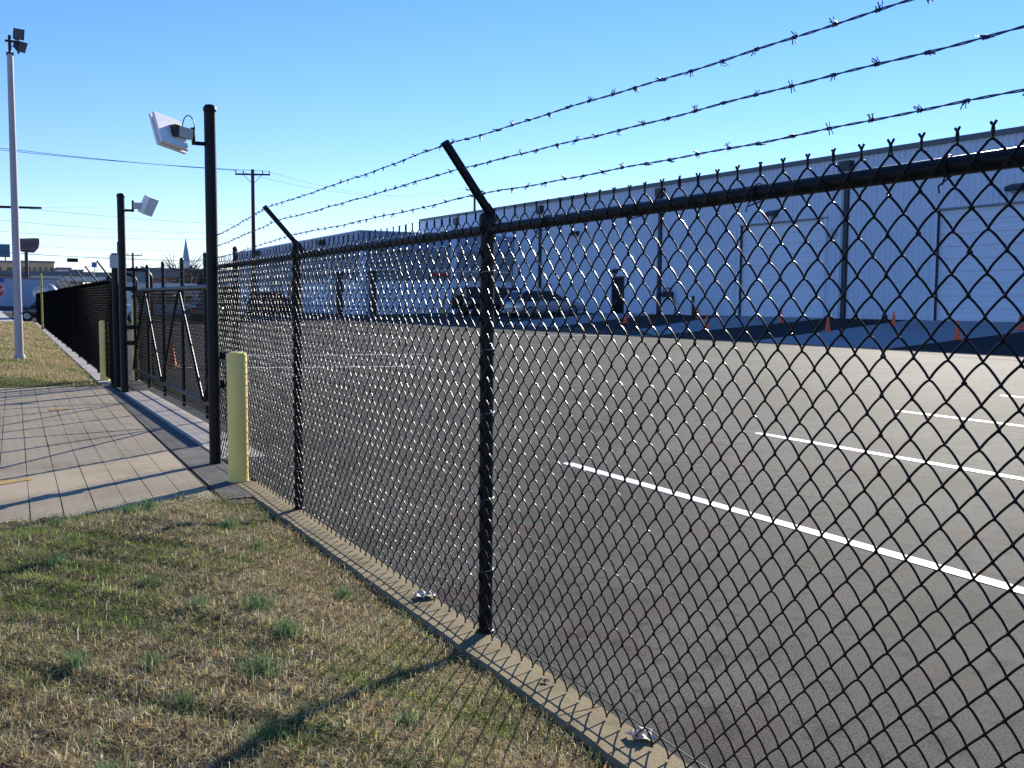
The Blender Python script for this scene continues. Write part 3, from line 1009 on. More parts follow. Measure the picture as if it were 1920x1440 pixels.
bollard(-0.135, 8.43, 1.06, 0.081, 0.0, 'pale yellow round bollard on the end of the kerb, beside the nearer gate post')
bollard(-0.02, 19.9, 1.10, 0.083, 0.0, 'pale yellow round bollard beyond the driveway, left of the farther gate post')
bollard(0.50, 19.75, 1.5, 0.06, 0.0, 'thin pale yellow bollard behind the left end of the sliding gate')

# ------------------------------------------------------------------ sliding gate
GX = 0.42
gate = thing('sliding_gate', 'black chain link sliding gate with zigzag bracing and barbed wire top across the driveway', 'gate', (GX, 11, 0))
GZ = 1.64
vy = [11.08, 12.73, 14.37, 16.01, 17.65, 19.27]
MB().tube([(GX, 11.0, GZ), (GX, 19.3, GZ)], 0.036, 14).build('top_rail', 'blackpaint', gate)
MB().tube([(GX, 11.0, 0.245), (GX, 19.3, 0.245)], 0.03, 12).build('bottom_rail', 'blackpaint', gate)
MB().tube([(GX, 11.0, 0.10), (GX, 19.3, 0.10)], 0.009, 8).build('guide_rail', 'blackpaint', gate)
for v in vy:
    u = MB().tube([(GX + 0.02, v, 0.04), (GX + 0.02, v, 2.03)], 0.026, 12)
    u.lathe([(0.028, 0), (0.024, 0.02), (0.001, 0.035)], (GX + 0.02, v, 2.03), 12)
    u.build('upright', 'blackpaint', gate)
for a, b_ in ((vy[1], vy[2]), (vy[3], vy[2]), (vy[3], vy[4]), (vy[1], vy[0]), (vy[5], vy[4])):
    # foot at a, head at b
    MB().tube([(GX - 0.03, a + (0.04 if b_ > a else -0.04), 0.27), (GX - 0.03, b_ + (-0.03 if b_ > a else 0.03), 1.60)], 0.020, 10).build('brace', 'blackpaint', gate)
gw = MB()
y = 11.02; i = 0
PVg = PV
while y < 19.25:
    P = wire_path(1.62, 16, i % 2 == 1, tails=False) + np.array([GX + 0.052, y, 0])
    gw.tube(P[::2], 0.0042, 4, caps=False)
    y += PH / 2; i += 1
gw.build('chain_link_mesh', 'vinylfar', gate, kind='stuff')
for q, zz in enumerate((1.76, 1.87, 1.98)):
    barbed(gate, [(GX - 0.008, v, zz) for v in vy], 40 + q, dens=0.05, barbs=False, rw=0.0022, rh=0.002)
# pipe guide hoops beyond the gate
def hoop(x, y, w, h, lab):
    pts = [(x, y, 0), (x, y, h - 0.16)] + [(x + 0.16 - 0.16 * math.cos(a), y, h - 0.16 + 0.16 * math.sin(a)) for a in np.linspace(0.2, math.pi / 2, 6)] + [(x + w - 0.16, y, h)]
    pts += [(x + w - 0.16 + 0.16 * math.sin(a), y, h - 0.16 + 0.16 * math.cos(a)) for a in np.linspace(0.2, math.pi / 2, 6)] + [(x + w, y, 0)]
    return tag(MB().tube(pts, 0.03, 10).build('guide_hoop', 'blackpaint'), lab, 'gate hardware')


hoop(0.1, 19.2, 0.62, 2.02, 'taller black pipe hoop that guides the gate, behind the farther gate post')
hoop(0.05, 19.9, 0.50, 1.96, 'lower black pipe hoop behind the taller one at the farther gate post')
tag(MB().tube([(0.62, 18.9, 0), (0.62, 18.9, 2.02)], 0.03, 10).build('steel_pipe', 'steel'), 'bright galvanised pipe beside the guide hoops of the gate', 'pipe')

# ------------------------------------------------------------------ far fence
ff = thing('chain_link_fence', 'long black chain link fence running away to the street left of the gate', 'fence', (0, 18.6, 0))
YA, YB = 18.6, 70.5
SL = 0.0204
def ffp(y, dx=0.0): return (y - YA) * SL + dx
fm = MB()
y = YA; i = 0
vv = []; 
step = PH / 2
# coarse woven mesh: straight segments, three-sided; spacing grows with distance
while y < YB:
    k = 1 if y < 30 else 2 if y < 45 else 3
    w = step * k; pv = PV * k
    rows = int(1.78 / (pv / 2))
    zz = 1.84 - np.arange(rows + 1) * pv / 2
    yy = y + w * ((np.arange(rows + 1) + i) % 2)
    P = np.stack([np.array([ffp(t, -0.037) for t in yy]) + 0.004 * np.where((np.arange(rows + 1) + i) % 2 == 0, 1, -1), yy, zz], -1)
    fm.tube(P, 0.0033 * (1 + 0.9 * (k - 1)), 4, caps=False)
    y += w; i += 1
fm.build('chain_link_mesh', 'vinylfar', ff, kind='stuff')
y = YA + 0.3
tips = []
while y < YB:
    x = ffp(y)
    p = MB().tube([(x, y, -0.1), (x, y, 1.83)], 0.03, 8).build('post', 'blackpaint', ff)
    MB().tube([(x + 0.02, y, 1.83), (x - 0.21, y, 2.15)], 0.017, 6).build('barb_arm', 'blackpaint', p)
    tips.append((x, y))
    y += 3.05
MB().tube([(ffp(YA), YA, H), (ffp(YB), YB, H)], 0.0225, 8).build('top_rail', 'blackpaint', ff)
for q, f in enumerate((0.92, 0.62, 0.3)):
    barbed(ff, [(x + 0.02 - 0.23 * f, y, 1.83 + 0.32 * f) for x, y in tips], 60 + q, dens=0.12, barbs=False, rw=0.0028, rh=0.002)
# slatted privacy strip further along makes it read solid: woven slats inside the mesh
# ------------------------------------------------------------------ light pole with floodlights
lp = thing('light_pole', 'tall pale grey light pole with two dark floodlights on the left lawn', 'light pole', (-1.23, 26.7, 0))
MB().tube([(-1.23, 26.7, -0.1), (-1.23, 26.7, 3.5), (-1.23, 26.7, 7.12)], [0.095, 0.082, 0.066], 20).build('pole', 'polegrey', lp)
MB().lathe([(0.128, 0.0), (0.128, 0.16), (0.112, 0.18)], (-1.23, 26.7, 0.0), 20).build('base_collar', 'polegrey', lp)
br = MB()
br.box((-1.31, 26.66, 7.10), (-1.15, 26.74, 7.16)); br.tube([(-1.23, 26.7, 7.1), (-1.23, 26.7, 7.55)], 0.035, 8)
br.box((-1.33, 26.66, 7.40), (-1.0, 26.74, 7.44)); br.tube([(-1.05, 26.7, 7.15), (-1.05, 26.7, 7.65)], 0.025, 8)
br.build('bracket', 'bronze', lp)
def flood(cx, cz, tilt, yaw, s):
    ca, sa = math.cos(tilt), math.sin(tilt)
    Rx = np.array([[math.cos(yaw), -math.sin(yaw), 0], [math.sin(yaw), math.cos(yaw), 0], [0, 0, 1]]) @ np.array([[ca, 0, -sa], [0, 1, 0], [sa, 0, ca]])
    prof = [(-0.10, 0.10), (-0.10, 0.20), (0.06, 0.24), (0.06, 0.06)]
    mb = MB()
    a, b_ = 0.10 * s / .3, 0.19 * s / .3
    V = [(-0.12, -a, -a), (-0.12, a, -a), (-0.12, a, a), (-0.12, -a, a), (0.10, -b_, -b_), (0.10, b_, -b_), (0.10, b_, b_), (0.10, -b_, b_)]
    V = np.array(V) @ Rx.T + np.array([cx, 26.7, cz])
    mb.add(V, [(0, 3, 2, 1), (0, 1, 5, 4), (1, 2, 6, 5), (2, 3, 7, 6), (3, 0, 4, 7), (4, 5, 6, 7)])
    for q in range(4):
        zz = -0.09 + q * 0.06
        mb.box((-0.17, -a * .8, zz - 0.006), (-0.118, a * .8, zz + 0.006), Rx, (cx, 26.7, cz))
    h = mb.build('floodlight', 'bronze', lp)
    MB().box((0.101, -b_ * .85, -b_ * .85), (0.112, b_ * .85, b_ * .85), Rx, (cx, 26.7, cz)).build('lens', 'lampglass', h)


flood(-1.06, 7.60, rad(-14), rad(-75), 0.19)
flood(-1.03, 7.34, rad(-25), rad(-50), 0.19)

# ------------------------------------------------------------------ warehouse (long white building)
WX = 34.0; FZ = 0.85
wh = thing('warehouse', 'long white metal-clad warehouse with roll-up doors and dark downspouts', 'building', (WX, 50, FZ))
def wtop(y): return 8.28 + (y - 20) * 0.0105
PW = 0.9
# panel mesh: one sheet with ribs, unit height scaled per object
pts = []
prof = [(0, 0), (0.04, 0.0), (0.055, -0.075), (0.10, -0.075), (0.115, 0), (0.20, 0), (0.21, -0.008), (0.235, -0.008), (0.245, 0),
        (0.34, 0), (0.355, -0.075), (0.40, -0.075), (0.415, 0), (0.50, 0), (0.51, -0.008), (0.535, -0.008), (0.545, 0),
        (0.64, 0), (0.655, -0.075), (0.70, -0.075), (0.715, 0), (0.80, 0), (0.81, -0.008), (0.835, -0.008), (0.845, 0), (0.898, 0)]
V = []; F = []
for i, (yy, xx) in enumerate(prof):
    V += [(xx, yy, 0), (xx, yy, 1)]
    if i: F.append((2 * i - 2, 2 * i - 1, 2 * i + 1, 2 * i))
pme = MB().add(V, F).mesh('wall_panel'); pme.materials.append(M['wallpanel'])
D = [(36.6, 42.9, 5.6), (24.0, 30.3, 5.48), (53.7, 55.5, 3.3), (11.4, 17.7, 5.4)]
y = 36.6 - PW * 40
while y < 87.4:
    z0 = FZ
    for a, b_, t in D:
        if a - 0.01 < y < b_ - 0.01: z0 = t + 0.07 if t > 4 else t
    z1 = wtop(y)
    o = bpy.data.objects.new('wall_panel', pme); link(o); o.parent = wh
    o.location = (0, y - 50, z0 - FZ); o.scale = (1, 1, z1 - z0)
    y += PW
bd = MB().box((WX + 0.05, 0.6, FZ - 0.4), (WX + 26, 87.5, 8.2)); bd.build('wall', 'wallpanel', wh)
rf = MB().prism([(WX - 0.12, 8.15), (WX + 13, 8.9), (WX + 26.1, 8.15), (WX + 26.1, 8.05), (WX + 13, 8.8), (WX - 0.12, 8.05)], 0.55, 87.6, 'y')
# roof sheet follows the eave line
Vr = []
for yy in (0.55, 87.6):
    dz_ = wtop(yy) - 8.15
    Vr += [(WX - 0.10, yy, 8.17 + dz_), (WX + 13, yy, 8.5 + dz_), (WX + 26.1, yy, 8.17 + dz_), (WX + 26.1, yy, 8.0 + dz_), (WX + 13, yy, 8.3 + dz_), (WX - 0.10, yy, 8.0 + dz_)]
MB().add(Vr, [(0, 1, 7, 6), (1, 2, 8, 7), (2, 3, 9, 8), (3, 4, 10, 9), (4, 5, 11, 10), (5, 0, 6, 11), (5, 4, 3, 2, 1, 0), (6, 7, 8, 9, 10, 11)]).build('roof', 'roof', wh)
ea = MB()
Va = []
for yy in (0.5, 87.7):
    t = wtop(yy)
    Va += [(WX - 0.16, yy, t - 0.14), (WX - 0.04, yy, t - 0.14), (WX - 0.04, yy, t + 0.07), (WX - 0.16, yy, t + 0.07)]
ea.add(Va, [(0, 1, 2, 3), (4, 7, 6, 5), (0, 4, 5, 1), (1, 5, 6, 2), (2, 6, 7, 3), (3, 7, 4, 0)])
ea.build('gutter', 'eave', wh)
# left end corner trim
MB().box((WX - 0.05, 87.35, FZ), (WX + 0.05, 87.62, wtop(87)), None).build('corner_trim', 'wallpanel', wh)
for dy in (6.0, 20.7, 35.4, 50.1, 64.8, 79.4):
    ds = MB()
    ds.bbox((WX - 0.17, dy - 0.13, FZ - 0.02), (WX - 0.035, dy + 0.13, wtop(dy) - 0.9), 0.02)
    d_ = ds.build('downspout', 'darktrim', wh)
    MB().prism([(dy - 0.34, wtop(dy) - 0.30), (dy + 0.34, wtop(dy) - 0.30), (dy + 0.34, wtop(dy) - 0.7), (dy + 0.15, wtop(dy) - 0.92), (dy - 0.15, wtop(dy) - 0.92), (dy - 0.34, wtop(dy) - 0.7)], WX - 0.32, WX - 0.036, 'x').build('conductor_head', 'darktrim', d_)
for (a, b_, t) in (D[0], D[1], D[3]):
    dr = MB()
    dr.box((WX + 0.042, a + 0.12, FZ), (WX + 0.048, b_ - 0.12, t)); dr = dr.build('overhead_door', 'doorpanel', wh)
    ns = 9; hh = (t - FZ) / ns
    for q in range(ns):
        s_ = MB()
        z0 = FZ + q * hh + 0.012; z1 = FZ + (q + 1) * hh - 0.004
        s_.prism([(WX + 0.018, z0), (WX + 0.018, z1), (WX - 0.012, z1), (WX - 0.012, z0 + hh * .62), (WX - 0.002, z0 + hh * .58), (WX - 0.002, z0 + hh * .42), (WX - 0.012, z0 + hh * .38), (WX - 0.012, z0)], a + 0.125, b_ - 0.125, 'y')
        s_.build('door_section', 'doorpanel', dr)
    MB().box((WX - 0.16, a, FZ), (WX + 0.03, a + 0.12, t)).build('door_jamb', 'wallpanel', dr)
    MB().box((WX - 0.16, b_ - 0.12, FZ), (WX + 0.03, b_, t)).build('door_jamb', 'wallpanel', dr)
    MB().box((WX - 0.165, b_ - 0.14, FZ), (WX + 0.03, b_ - 0.121, t - 0.01)).build('jamb_shade', 'darktrim', dr)  # dark strip paints the recess shade onto the left jamb
    MB().box((WX - 0.17, a + 0.0, t), (WX + 0.03, b_, t + 0.07)).build('header', 'midgrey', dr)
md = MB().box((WX - 0.03, 54.05, FZ + 0.02), (WX + 0.02, 55.25, 3.1)); md = md.build('side_door', 'glassdark', wh)
f_ = MB(); f_.box((WX - 0.05, 53.93, FZ), (WX + 0.03, 54.05, 3.2)); f_.box((WX - 0.05, 55.25, FZ), (WX + 0.03, 55.37, 3.2)); f_.box((WX - 0.05, 54.05, 3.1), (WX + 0.03, 55.25, 3.2)); f_.build('frame', 'darktrim', md)
MB().box((WX - 0.09, 54.12, 1.85), (WX - 0.04, 54.17, 2.05)).build('handle', 'steel', md)
sp = MB(); sp.box((WX - 0.028, 53.71, FZ), (WX + 0.01, 53.93, 3.3)); sp.box((WX - 0.028, 55.37, FZ), (WX + 0.01, 55.5, 3.3)); sp.box((WX - 0.028, 53.93, 3.2), (WX + 0.01, 55.37, 3.3)); sp.build('wall_infill', 'wallpanel', wh)
for (ly, lz, w) in ((40.37, 6.12, 0.36), (59.8, 6.2, 0.36), (54.9, 3.55, 0.16), (26.5, 6.1, 0.36)):
    l = MB()
    l.prism([(WX - 0.04, lz + 0.16), (WX - 0.42, lz + 0.02), (WX - 0.46, lz - 0.12), (WX - 0.30, lz - 0.16), (WX - 0.04, lz - 0.10)], ly - w, ly + w, 'y')
    l_ = l.build('wall_light', 'darktrim', wh)
    MB().box((WX - 0.40, ly - w * .8, lz - 0.175), (WX - 0.2, ly + w * .8, lz - 0.15)).build('lens', 'lampglass', l_)
MB().lathe([(0.26, -0.05), (0.26, -0.09), (0.2, -0.13), (0.001, -0.14)], (WX - 0.03, 36.25, 4.85), 16, 'x').build('round_vent', 'greybox', wh)
MB().bbox((WX - 0.3, 63.2, 1.4), (WX - 0.04, 64.1, 2.9), 0.02).build('utility_cabinet', 'greybox', wh)
# gas meter
gm = thing('gas_meter', 'dark gas meter and regulator pipes on the warehouse wall beside a downspout', 'gas meter', (WX - 0.3, 49.2, FZ))
mt = MB(); mt.bbox((WX - 0.42, 48.55, 1.72), (WX - 0.15, 48.95, 2.2), 0.04); mt.build('meter', 'darktrim', gm)
mt = MB(); mt.lathe([(0.001, -0.08), (0.16, -0.08), (0.2, 0), (0.16, 0.08), (0.001, 0.08)], (WX - 0.3, 49.35, 2.05), 12, 'x'); mt.build('regulator', 'darktrim', gm)
mt = MB(); mt.tube([(WX - 0.3, 48.75, 2.2), (WX - 0.3, 48.75, 2.4), (WX - 0.3, 49.35, 2.4), (WX - 0.3, 49.35, 2.1), (WX - 0.3, 50.0, 2.05), (WX - 0.3, 50.0, FZ)], 0.035, 8); mt.tube([(WX - 0.3, 48.2, FZ), (WX - 0.3, 48.2, 1.5), (WX - 0.3, 48.6, 1.9)], 0.035, 8); mt.build('pipework', 'darktrim', gm)
tag(MB().lathe([(0.08, 0), (0.08, 1.05), (0.05, 1.12), (0.001, 1.13)], (32.6, 45.1, lot_z(32.6)), 12).build('bollard', 'bronze'), 'short dark bollard in front of the warehouse wall, left of the middle roll-up door', 'bollard')

# ------------------------------------------------------------------ office building (lower, left)
ob = thing('office_building', 'low building with pale fascia, grey band and white columns left of the warehouse', 'building', (21.7, 69, FZ))
X0, X1, Y0, Y1 = 21.7, 33.85, 68.9, 107.5
MB().box((X0 + 0.25, Y0 + 0.25, 0.3), (X1, Y1, 3.1)).build('wall', 'wallpanel', ob)
MB().box((X0 + 0.1, Y0 + 0.1, 3.1), (X1, Y1, 5.2)).build('band', 'midgrey', ob)
MB().box((X0, Y0, 5.2), (X1, Y1 + 0.1, 6.42)).build('fascia', 'bluegrey', ob)
MB().box((X0 - 0.05, Y0 - 0.05, 6.42), (X1, Y1 + 0.1, 6.5)).build('coping', 'wallpanel', ob)
MB().box((X0 + 0.02, Y0 + 0.02, 3.72), (X1, Y1, 3.8)).build('soffit', 'creamwall', ob)
for cx in (X0 + 0.2, 28.9):
    MB().bbox((cx - 0.22, Y0 - 0.08, 0.5), (cx + 0.22, Y0 + 0.06, 6.4 if cx > 25 else 5.2), 0.02).build('column', 'wallpanel', ob)
for cy in (76.0, 84.5, 96.0):
    MB().bbox((X0 - 0.06, cy - 0.2, 0.4), (X0 + 0.09, cy + 0.2, 5.2), 0.02).build('column', 'creamwall', ob)
for wy in (87, 90, 93, 99, 102):
    w_ = MB().box((X0 + 0.2, wy, 1.4), (X0 + 0.245, wy + 1.9, 2.95)).build('window', 'glassdark', ob)
    f_ = MB()
    f_.box((X0 + 0.17, wy - 0.08, 1.32), (X0 + 0.24, wy, 3.03)); f_.box((X0 + 0.17, wy + 1.9, 1.32), (X0 + 0.24, wy + 1.98, 3.03)); f_.box((X0 + 0.17, wy + 0.92, 1.4), (X0 + 0.2, wy + 0.98, 2.95))
    f_.build('frame', 'wallpanel', w_)
MB().box((27.2, Y0 + 0.04, 3.35), (28.6, Y0 + 0.095, 3.6)).build('sign_strip', 'redpaint', ob)
for uy in (77.6, 98.5):
    MB().prism([(X0 - 0.02, 6.3), (X0 - 0.5, 6.15), (X0 - 0.5, 5.9), (X0 - 0.02, 5.8)], uy - 0.45, uy + 0.45, 'y').build('wall_light', 'darktrim', ob)
for (px, py, hh) in ((22.3, 67.9, 3.1), (20.6, 70.2, 3.1)):
    tag(MB().bbox((px - 0.22, py - 0.12, lot_z(px) - .02), (px + 0.22, py + 0.12, lot_z(px) + hh), 0.02).build('sign_pylon', 'darktrim'),
        'dark slim pylon standing in front of the corner of the low building' if py < 69 else 'dark slim pylon standing to the left of the corner of the low building', 'pylon')
tag(MB().tube([(26.9, 66.2, lot_z(26.9)), (26.9, 66.2, lot_z(26.9) + 1.1)], 0.09, 10).build('bollard', 'yellowpole'), 'yellow bollard in front of the low building, left of the parked cars', 'bollard')

# ------------------------------------------------------------------ traffic cones
def make_cone():
    t = thing('traffic_cone', 'orange traffic cone', 'traffic cone')
    MB().bbox((-0.18, -0.18, 0.0), (0.18, 0.18, 0.03), 0.012).build('base', 'cone', t)
    MB().lathe([(0.135, 0.03), (0.12, 0.05), (0.033, 0.70), (0.026, 0.715), (0.020, 0.715), (0.018, 0.6)], n=20).build('cone_body', 'cone', t)
    return t


cn0 = make_cone()
cones = [(22.0, 19.37, 'orange traffic cone nearest the fence, at the edge of the black asphalt'),
         (28.68, 27.66, 'orange traffic cone on the concrete apron left of the right-hand roll-up door'),
         (23.56, 25.85, 'orange traffic cone on black asphalt just left of the downspout beside the middle roll-up door'),
         (28.6, 33.7, 'orange traffic cone standing in front of the middle of the middle roll-up door'),
         (22.97, 31.64, 'orange traffic cone at the left tip of the black asphalt, nearer of that pair'),
         (29.8, 41.0, 'orange traffic cone just behind the pair at the left tip of the black asphalt'),
         (24.07, 38.93, 'orange traffic cone in front of the dark side door'),
         (28.0, 21.84, 'orange traffic cone at the right edge of the photo'),
         (1.75, 23.6, 'orange traffic cone seen low through the sliding gate')]
for i, (x, y, lb) in enumerate(cones):
    c = cn0 if i == 0 else copy_tree(cn0)
    c.location = (x, y, lot_z(x) + 0.012)
    c.scale = (0.74, 0.74, 0.74)
    c.rotation_euler = (random.uniform(-.02, .02), random.uniform(-.02, .02), random.uniform(0, 1.5))
    tag(c, lb, 'traffic cone', 'orange traffic cones around the aprons')


# ------------------------------------------------------------------ cars
def loft(mb, secs, close=True, smooth=True):
    n = len(secs[0])
    V = [p for s_ in secs for p in s_]
    F = []
    for i in range(len(secs) - 1):
        for k in range(n):
            k2 = (k + 1) % n
            F.append((i * n + k, i * n + k2, (i + 1) * n + k2, (i + 1) * n + k))
    F.append(tuple(range(n - 1, -1, -1))); F.append(tuple((len(secs) - 1) * n + k for k in range(n)))
    mb.add(V, F, smooth)


def make_car(label, paint_, kind, loc, rz, group='cars parked in the lot', cat='car'):
    """car along local x, front at +x"""
    t = thing('parked_car', label, cat, (0, 0, 0), group)
    L, W = {'suv': (4.5, 1.85), 'wagon': (4.9, 1.85), 'sedan': (4.7, 1.8), 'jeep': (4.2, 1.85), 'pickup': (5.4, 1.95), 'van': (5.0, 1.95)}[kind]
    hb = {'suv': 1.05, 'wagon': 0.93, 'sedan': 0.92, 'jeep': 1.12, 'pickup': 1.1, 'van': 1.1}[kind]
    hr = {'suv': 1.75, 'wagon': 1.55, 'sedan': 1.42, 'jeep': 1.85, 'pickup': 1.8, 'van': 1.95}[kind]
    z0 = {'jeep': 0.42, 'pickup': 0.4, 'suv': 0.32}.get(kind, 0.24)
    h2 = L / 2
    body = MB()
    st = [(-h2, .80, z0 + .15, hb - .12), (-h2 + .08, .93, z0 + .05, hb - .03), (-h2 + .6, 1.0, z0, hb), (-0.6, 1.0, z0, hb), (0.7, 1.0, z0, hb - .01),
          (h2 - 1.1, .99, z0, hb - .05 if kind != 'jeep' else hb), (h2 - .35, .95, z0 + .02, hb - .14 if kind != 'jeep' else hb - .03), (h2 - .04, .86, z0 + .08, hb - .25), (h2, .76, z0 + .16, hb - .34)]
    secs = []
    for (x, w, a, b_) in st:
        w2 = W / 2 * w
        secs.append([(x, -w2 * .96, a), (x, w2 * .96, a), (x, w2, a + .12), (x, w2, b_ - .22), (x, w2 * .965, b_ - .04), (x, w2 * .90, b_), (x, -w2 * .90, b_), (x, -w2 * .965, b_ - .04), (x, -w2, b_ - .22), (x, -w2, a + .12)])
    loft(body, secs)
    bo = body.build('body', paint_, t)
    gl = {'suv': (-h2 + .12, -h2 + .35, .35, 1.15), 'wagon': (-h2 + .15, -h2 + .65, .25, 1.2), 'sedan': (-h2 + .75, -h2 + 1.45, .35, 1.2), 'jeep': (-h2 + .05, -h2 + .12, .55, .8), 'pickup': (-.35, -.15, .8, 1.35), 'van': (-h2 + .1, -h2 + .25, 1.0, 1.75)}[kind]
    x0, x1, x2, x3 = gl
    cab = MB()
    wr = W / 2 * .78; wb = W / 2 * .89
    zt = hr
    def ring(xa, xb, w_a, w_b, za, zb):
        return None
    V = [(x0, -wb, hb - .02), (x3, -wb, hb - .04), (x3, wb, hb - .04), (x0, wb, hb - .02), (x1, -wr, zt - .05), (x2, -wr, zt - .03), (x2, wr, zt - .03), (x1, wr, zt - .05)]
    cab.add(V, [(0, 1, 5, 4), (1, 2, 6, 5), (2, 3, 7, 6), (3, 0, 4, 7), (4, 5, 6, 7)])
    cab.build('windows', 'glassdark', t)
    rf_ = MB()
    V = [(x1 - .03, -wr - .01, zt - .07), (x2 + .05, -wr - .01, zt - .05), (x2 + .05, wr + .01, zt - .05), (x1 - .03, wr + .01, zt - .07), (x1 + .1, -wr + .1, zt), (x2 - .1, -wr + .1, zt + .01), (x2 - .1, wr - .1, zt + .01), (x1 + .1, wr - .1, zt)]
    rf_.add(V, [(0, 1, 5, 4), (1, 2, 6, 5), (2, 3, 7, 6), (3, 0, 4, 7), (4, 5, 6, 7), (3, 2, 1, 0)])
    for s in (-1, 1):   # pillars
        for (xb, xt) in ((x0, x1), (x3, x2), ((x0 + x3) / 2 - .1, (x1 + x2) / 2 - .1)):
            rf_.tube([(xb, s * (wb + .005), hb - .03), (xt, s * (wr + .005), zt - .05)], 0.035, 5)
    rf_.build('roof', paint_, t)
    rw_ = {'jeep': .40, 'pickup': .39, 'suv': .37}.get(kind, .33)
    for xx in (-h2 + .95, h2 - .9):
        for s in (-1, 1):
            yy = s * (W / 2 - .11)
            w_ = MB().lathe([(rw_ * .6, -.11), (rw_ * .93, -.11), (rw_, -.07), (rw_, .07), (rw_ * .93, .11), (rw_ * .6, .11)], (xx, yy, rw_), 18, 'y').build('wheel', 'rubber', t)
            MB().lathe([(rw_ * .6, -.09), (rw_ * .45, -.10), (.05, -.085), (.001, -.085)] if s < 0 else [(rw_ * .6, .09), (rw_ * .45, .10), (.05, .085), (.001, .085)], (xx, yy, rw_), 14, 'y').build('rim', 'rim', w_)
    for s in (-1, 1):
        MB().box((-h2 - .015, s * W * .36 - .11, hb - .30), (-h2 + .10, s * W * .36 + .11, hb - .12)).build('tail_light', 'taillight', t)
        MB().box((h2 - .12, s * W * .33 - .14, hb - .42), (h2 + .012, s * W * .33 + .14, hb - .28)).build('headlight', 'lampglass', t)
        MB().box((x3 - .35, s * (W / 2 + .02) - .07, hb - .0), (x3 - .2, s * (W / 2 + .02) + .07, hb + .13)).build('mirror', paint_, t)
    MB().box((-h2 - .06, -W * .42, z0 + .05), (-h2 + .1, W * .42, z0 + .24)).build('bumper', 'steel' if kind in ('pickup', 'wagon') else 'rubber', t)
    if kind == 'jeep':
        MB().lathe([(.1, -.1), (.33, -.1), (.38, -.05), (.38, .05), (.33, .1), (.1, .1)], (-h2 - .12, 0, 1.0), 18, 'x').build('spare_wheel', 'rubber', t)
    t.location = loc
    t.rotation_euler = (0, -math.atan(0.85 / 32) * math.cos(rz) if 2 < loc[0] < 34 else 0, rz)
    return t


def car(label, p, kind, x, y, rz, cat='car'):
    return make_car(label, p, kind, (x, y, lot_z(x)), rad(rz), cat=cat)


car('black boxy off-roader with a spare wheel, left of the silver estate car', 'carblack', 'jeep', 26.6, 58.7, 10, 'off-roader')
car('dark tall car behind the silver estate car and the fence post', 'carmaroon', 'suv', 30.2, 62.3, 5)
car('silver estate car parked in front of the white warehouse', 'silver', 'wagon', 27.6, 53.0, 5)
car('blue parked car along the low building, seen through the fence', 'carblue', 'sedan', 17.6, 84.0, 8)
car('dark red parked car along the low building, seen through the fence', 'carred', 'suv', 18.0, 79.0, 8)
car('white parked van in front of the low building, seen through the fence', 'carwhite', 'van', 16.5, 90.0, 8, 'van')
car('black parked car beyond the gate, right of the brace', 'carblack', 'sedan', 10.5, 62.0, 60)
car('silver parked car beyond the gate near the pale building', 'silver', 'sedan', 11.5, 69.0, 20)
car('white parked pickup beyond the gate under the pale building', 'carwhite', 'pickup', 7.5, 66.0, 15, 'pickup')
car('black car in the street at the far end of the left fence', 'carblack', 'suv', 2.1, 77.5, 178)

# ------------------------------------------------------------------ street furniture and background
# utility poles
def utility_pole(x, y, h, r, label, arm_dir=(1, 0.05), z0=0):
    t = thing('utility_pole', label, 'utility pole', (x, y, z0), 'wooden utility poles')
    MB().tube([(x, y, z0 - .3), (x, y, z0 + h * .5), (x, y, z0 + h)], [r, r * .85, r * .7], 10).build('pole', 'wood', t)
    d = np.array([arm_dir[0], arm_dir[1], 0.0]); d /= np.linalg.norm(d)
    a = np.array([x, y, z0 + h - 0.35])
    Lh = 1.25
    cr_ = MB()
    cr_.tube([a - d * Lh, a + d * Lh], 0.07, 6)
    for s in (-1, 1): cr_.tube([a + d * s * .7, a + np.array([0, 0, -.7])], 0.02, 5)
    ca = cr_.build('crossarm', 'wood', t)
    for s in (-1, -.55, .6, 1):
        p = a + d * s * Lh * .95
        MB().lathe([(.02, 0), (.05, .06), (.05, .12), (.07, .15), (.03, .24), (.001, .25)], tuple(p + np.array([0, 0, .05])), 8).build('insulator', 'greybox', ca)
    return a, d


a1, d1 = utility_pole(15.7, 75, 10.9, 0.17, 'dark wooden utility pole behind the low building, left of the nearest slanted arms', (1, -0.4), lot_z(15.7) - .3)
a2, d2 = utility_pole(45.3, 100, 13.0, 0.17, 'distant utility pole above the warehouse roof, behind the nearest slanted arm', (1, .3), .8)
a3, d3 = utility_pole(16.7, 150, 8.0, 0.2, 'small distant utility pole between the gate uprights', (1, 0), 0)
a0, d0 = utility_pole(-34.0, 62, 13.0, 0.17, 'utility pole outside the left edge of the photo', (1, .6), 0)


def cable(p, q, sag, r, n=14):
    p = np.array(p, float); q = np.array(q, float)
    P = []
    for t in np.linspace(0, 1, n):
        c = p + (q - p) * t
        c[2] -= 4 * sag * t * (1 - t)
        P.append(c)
    return MB().tube(P, r, 4, caps=False)


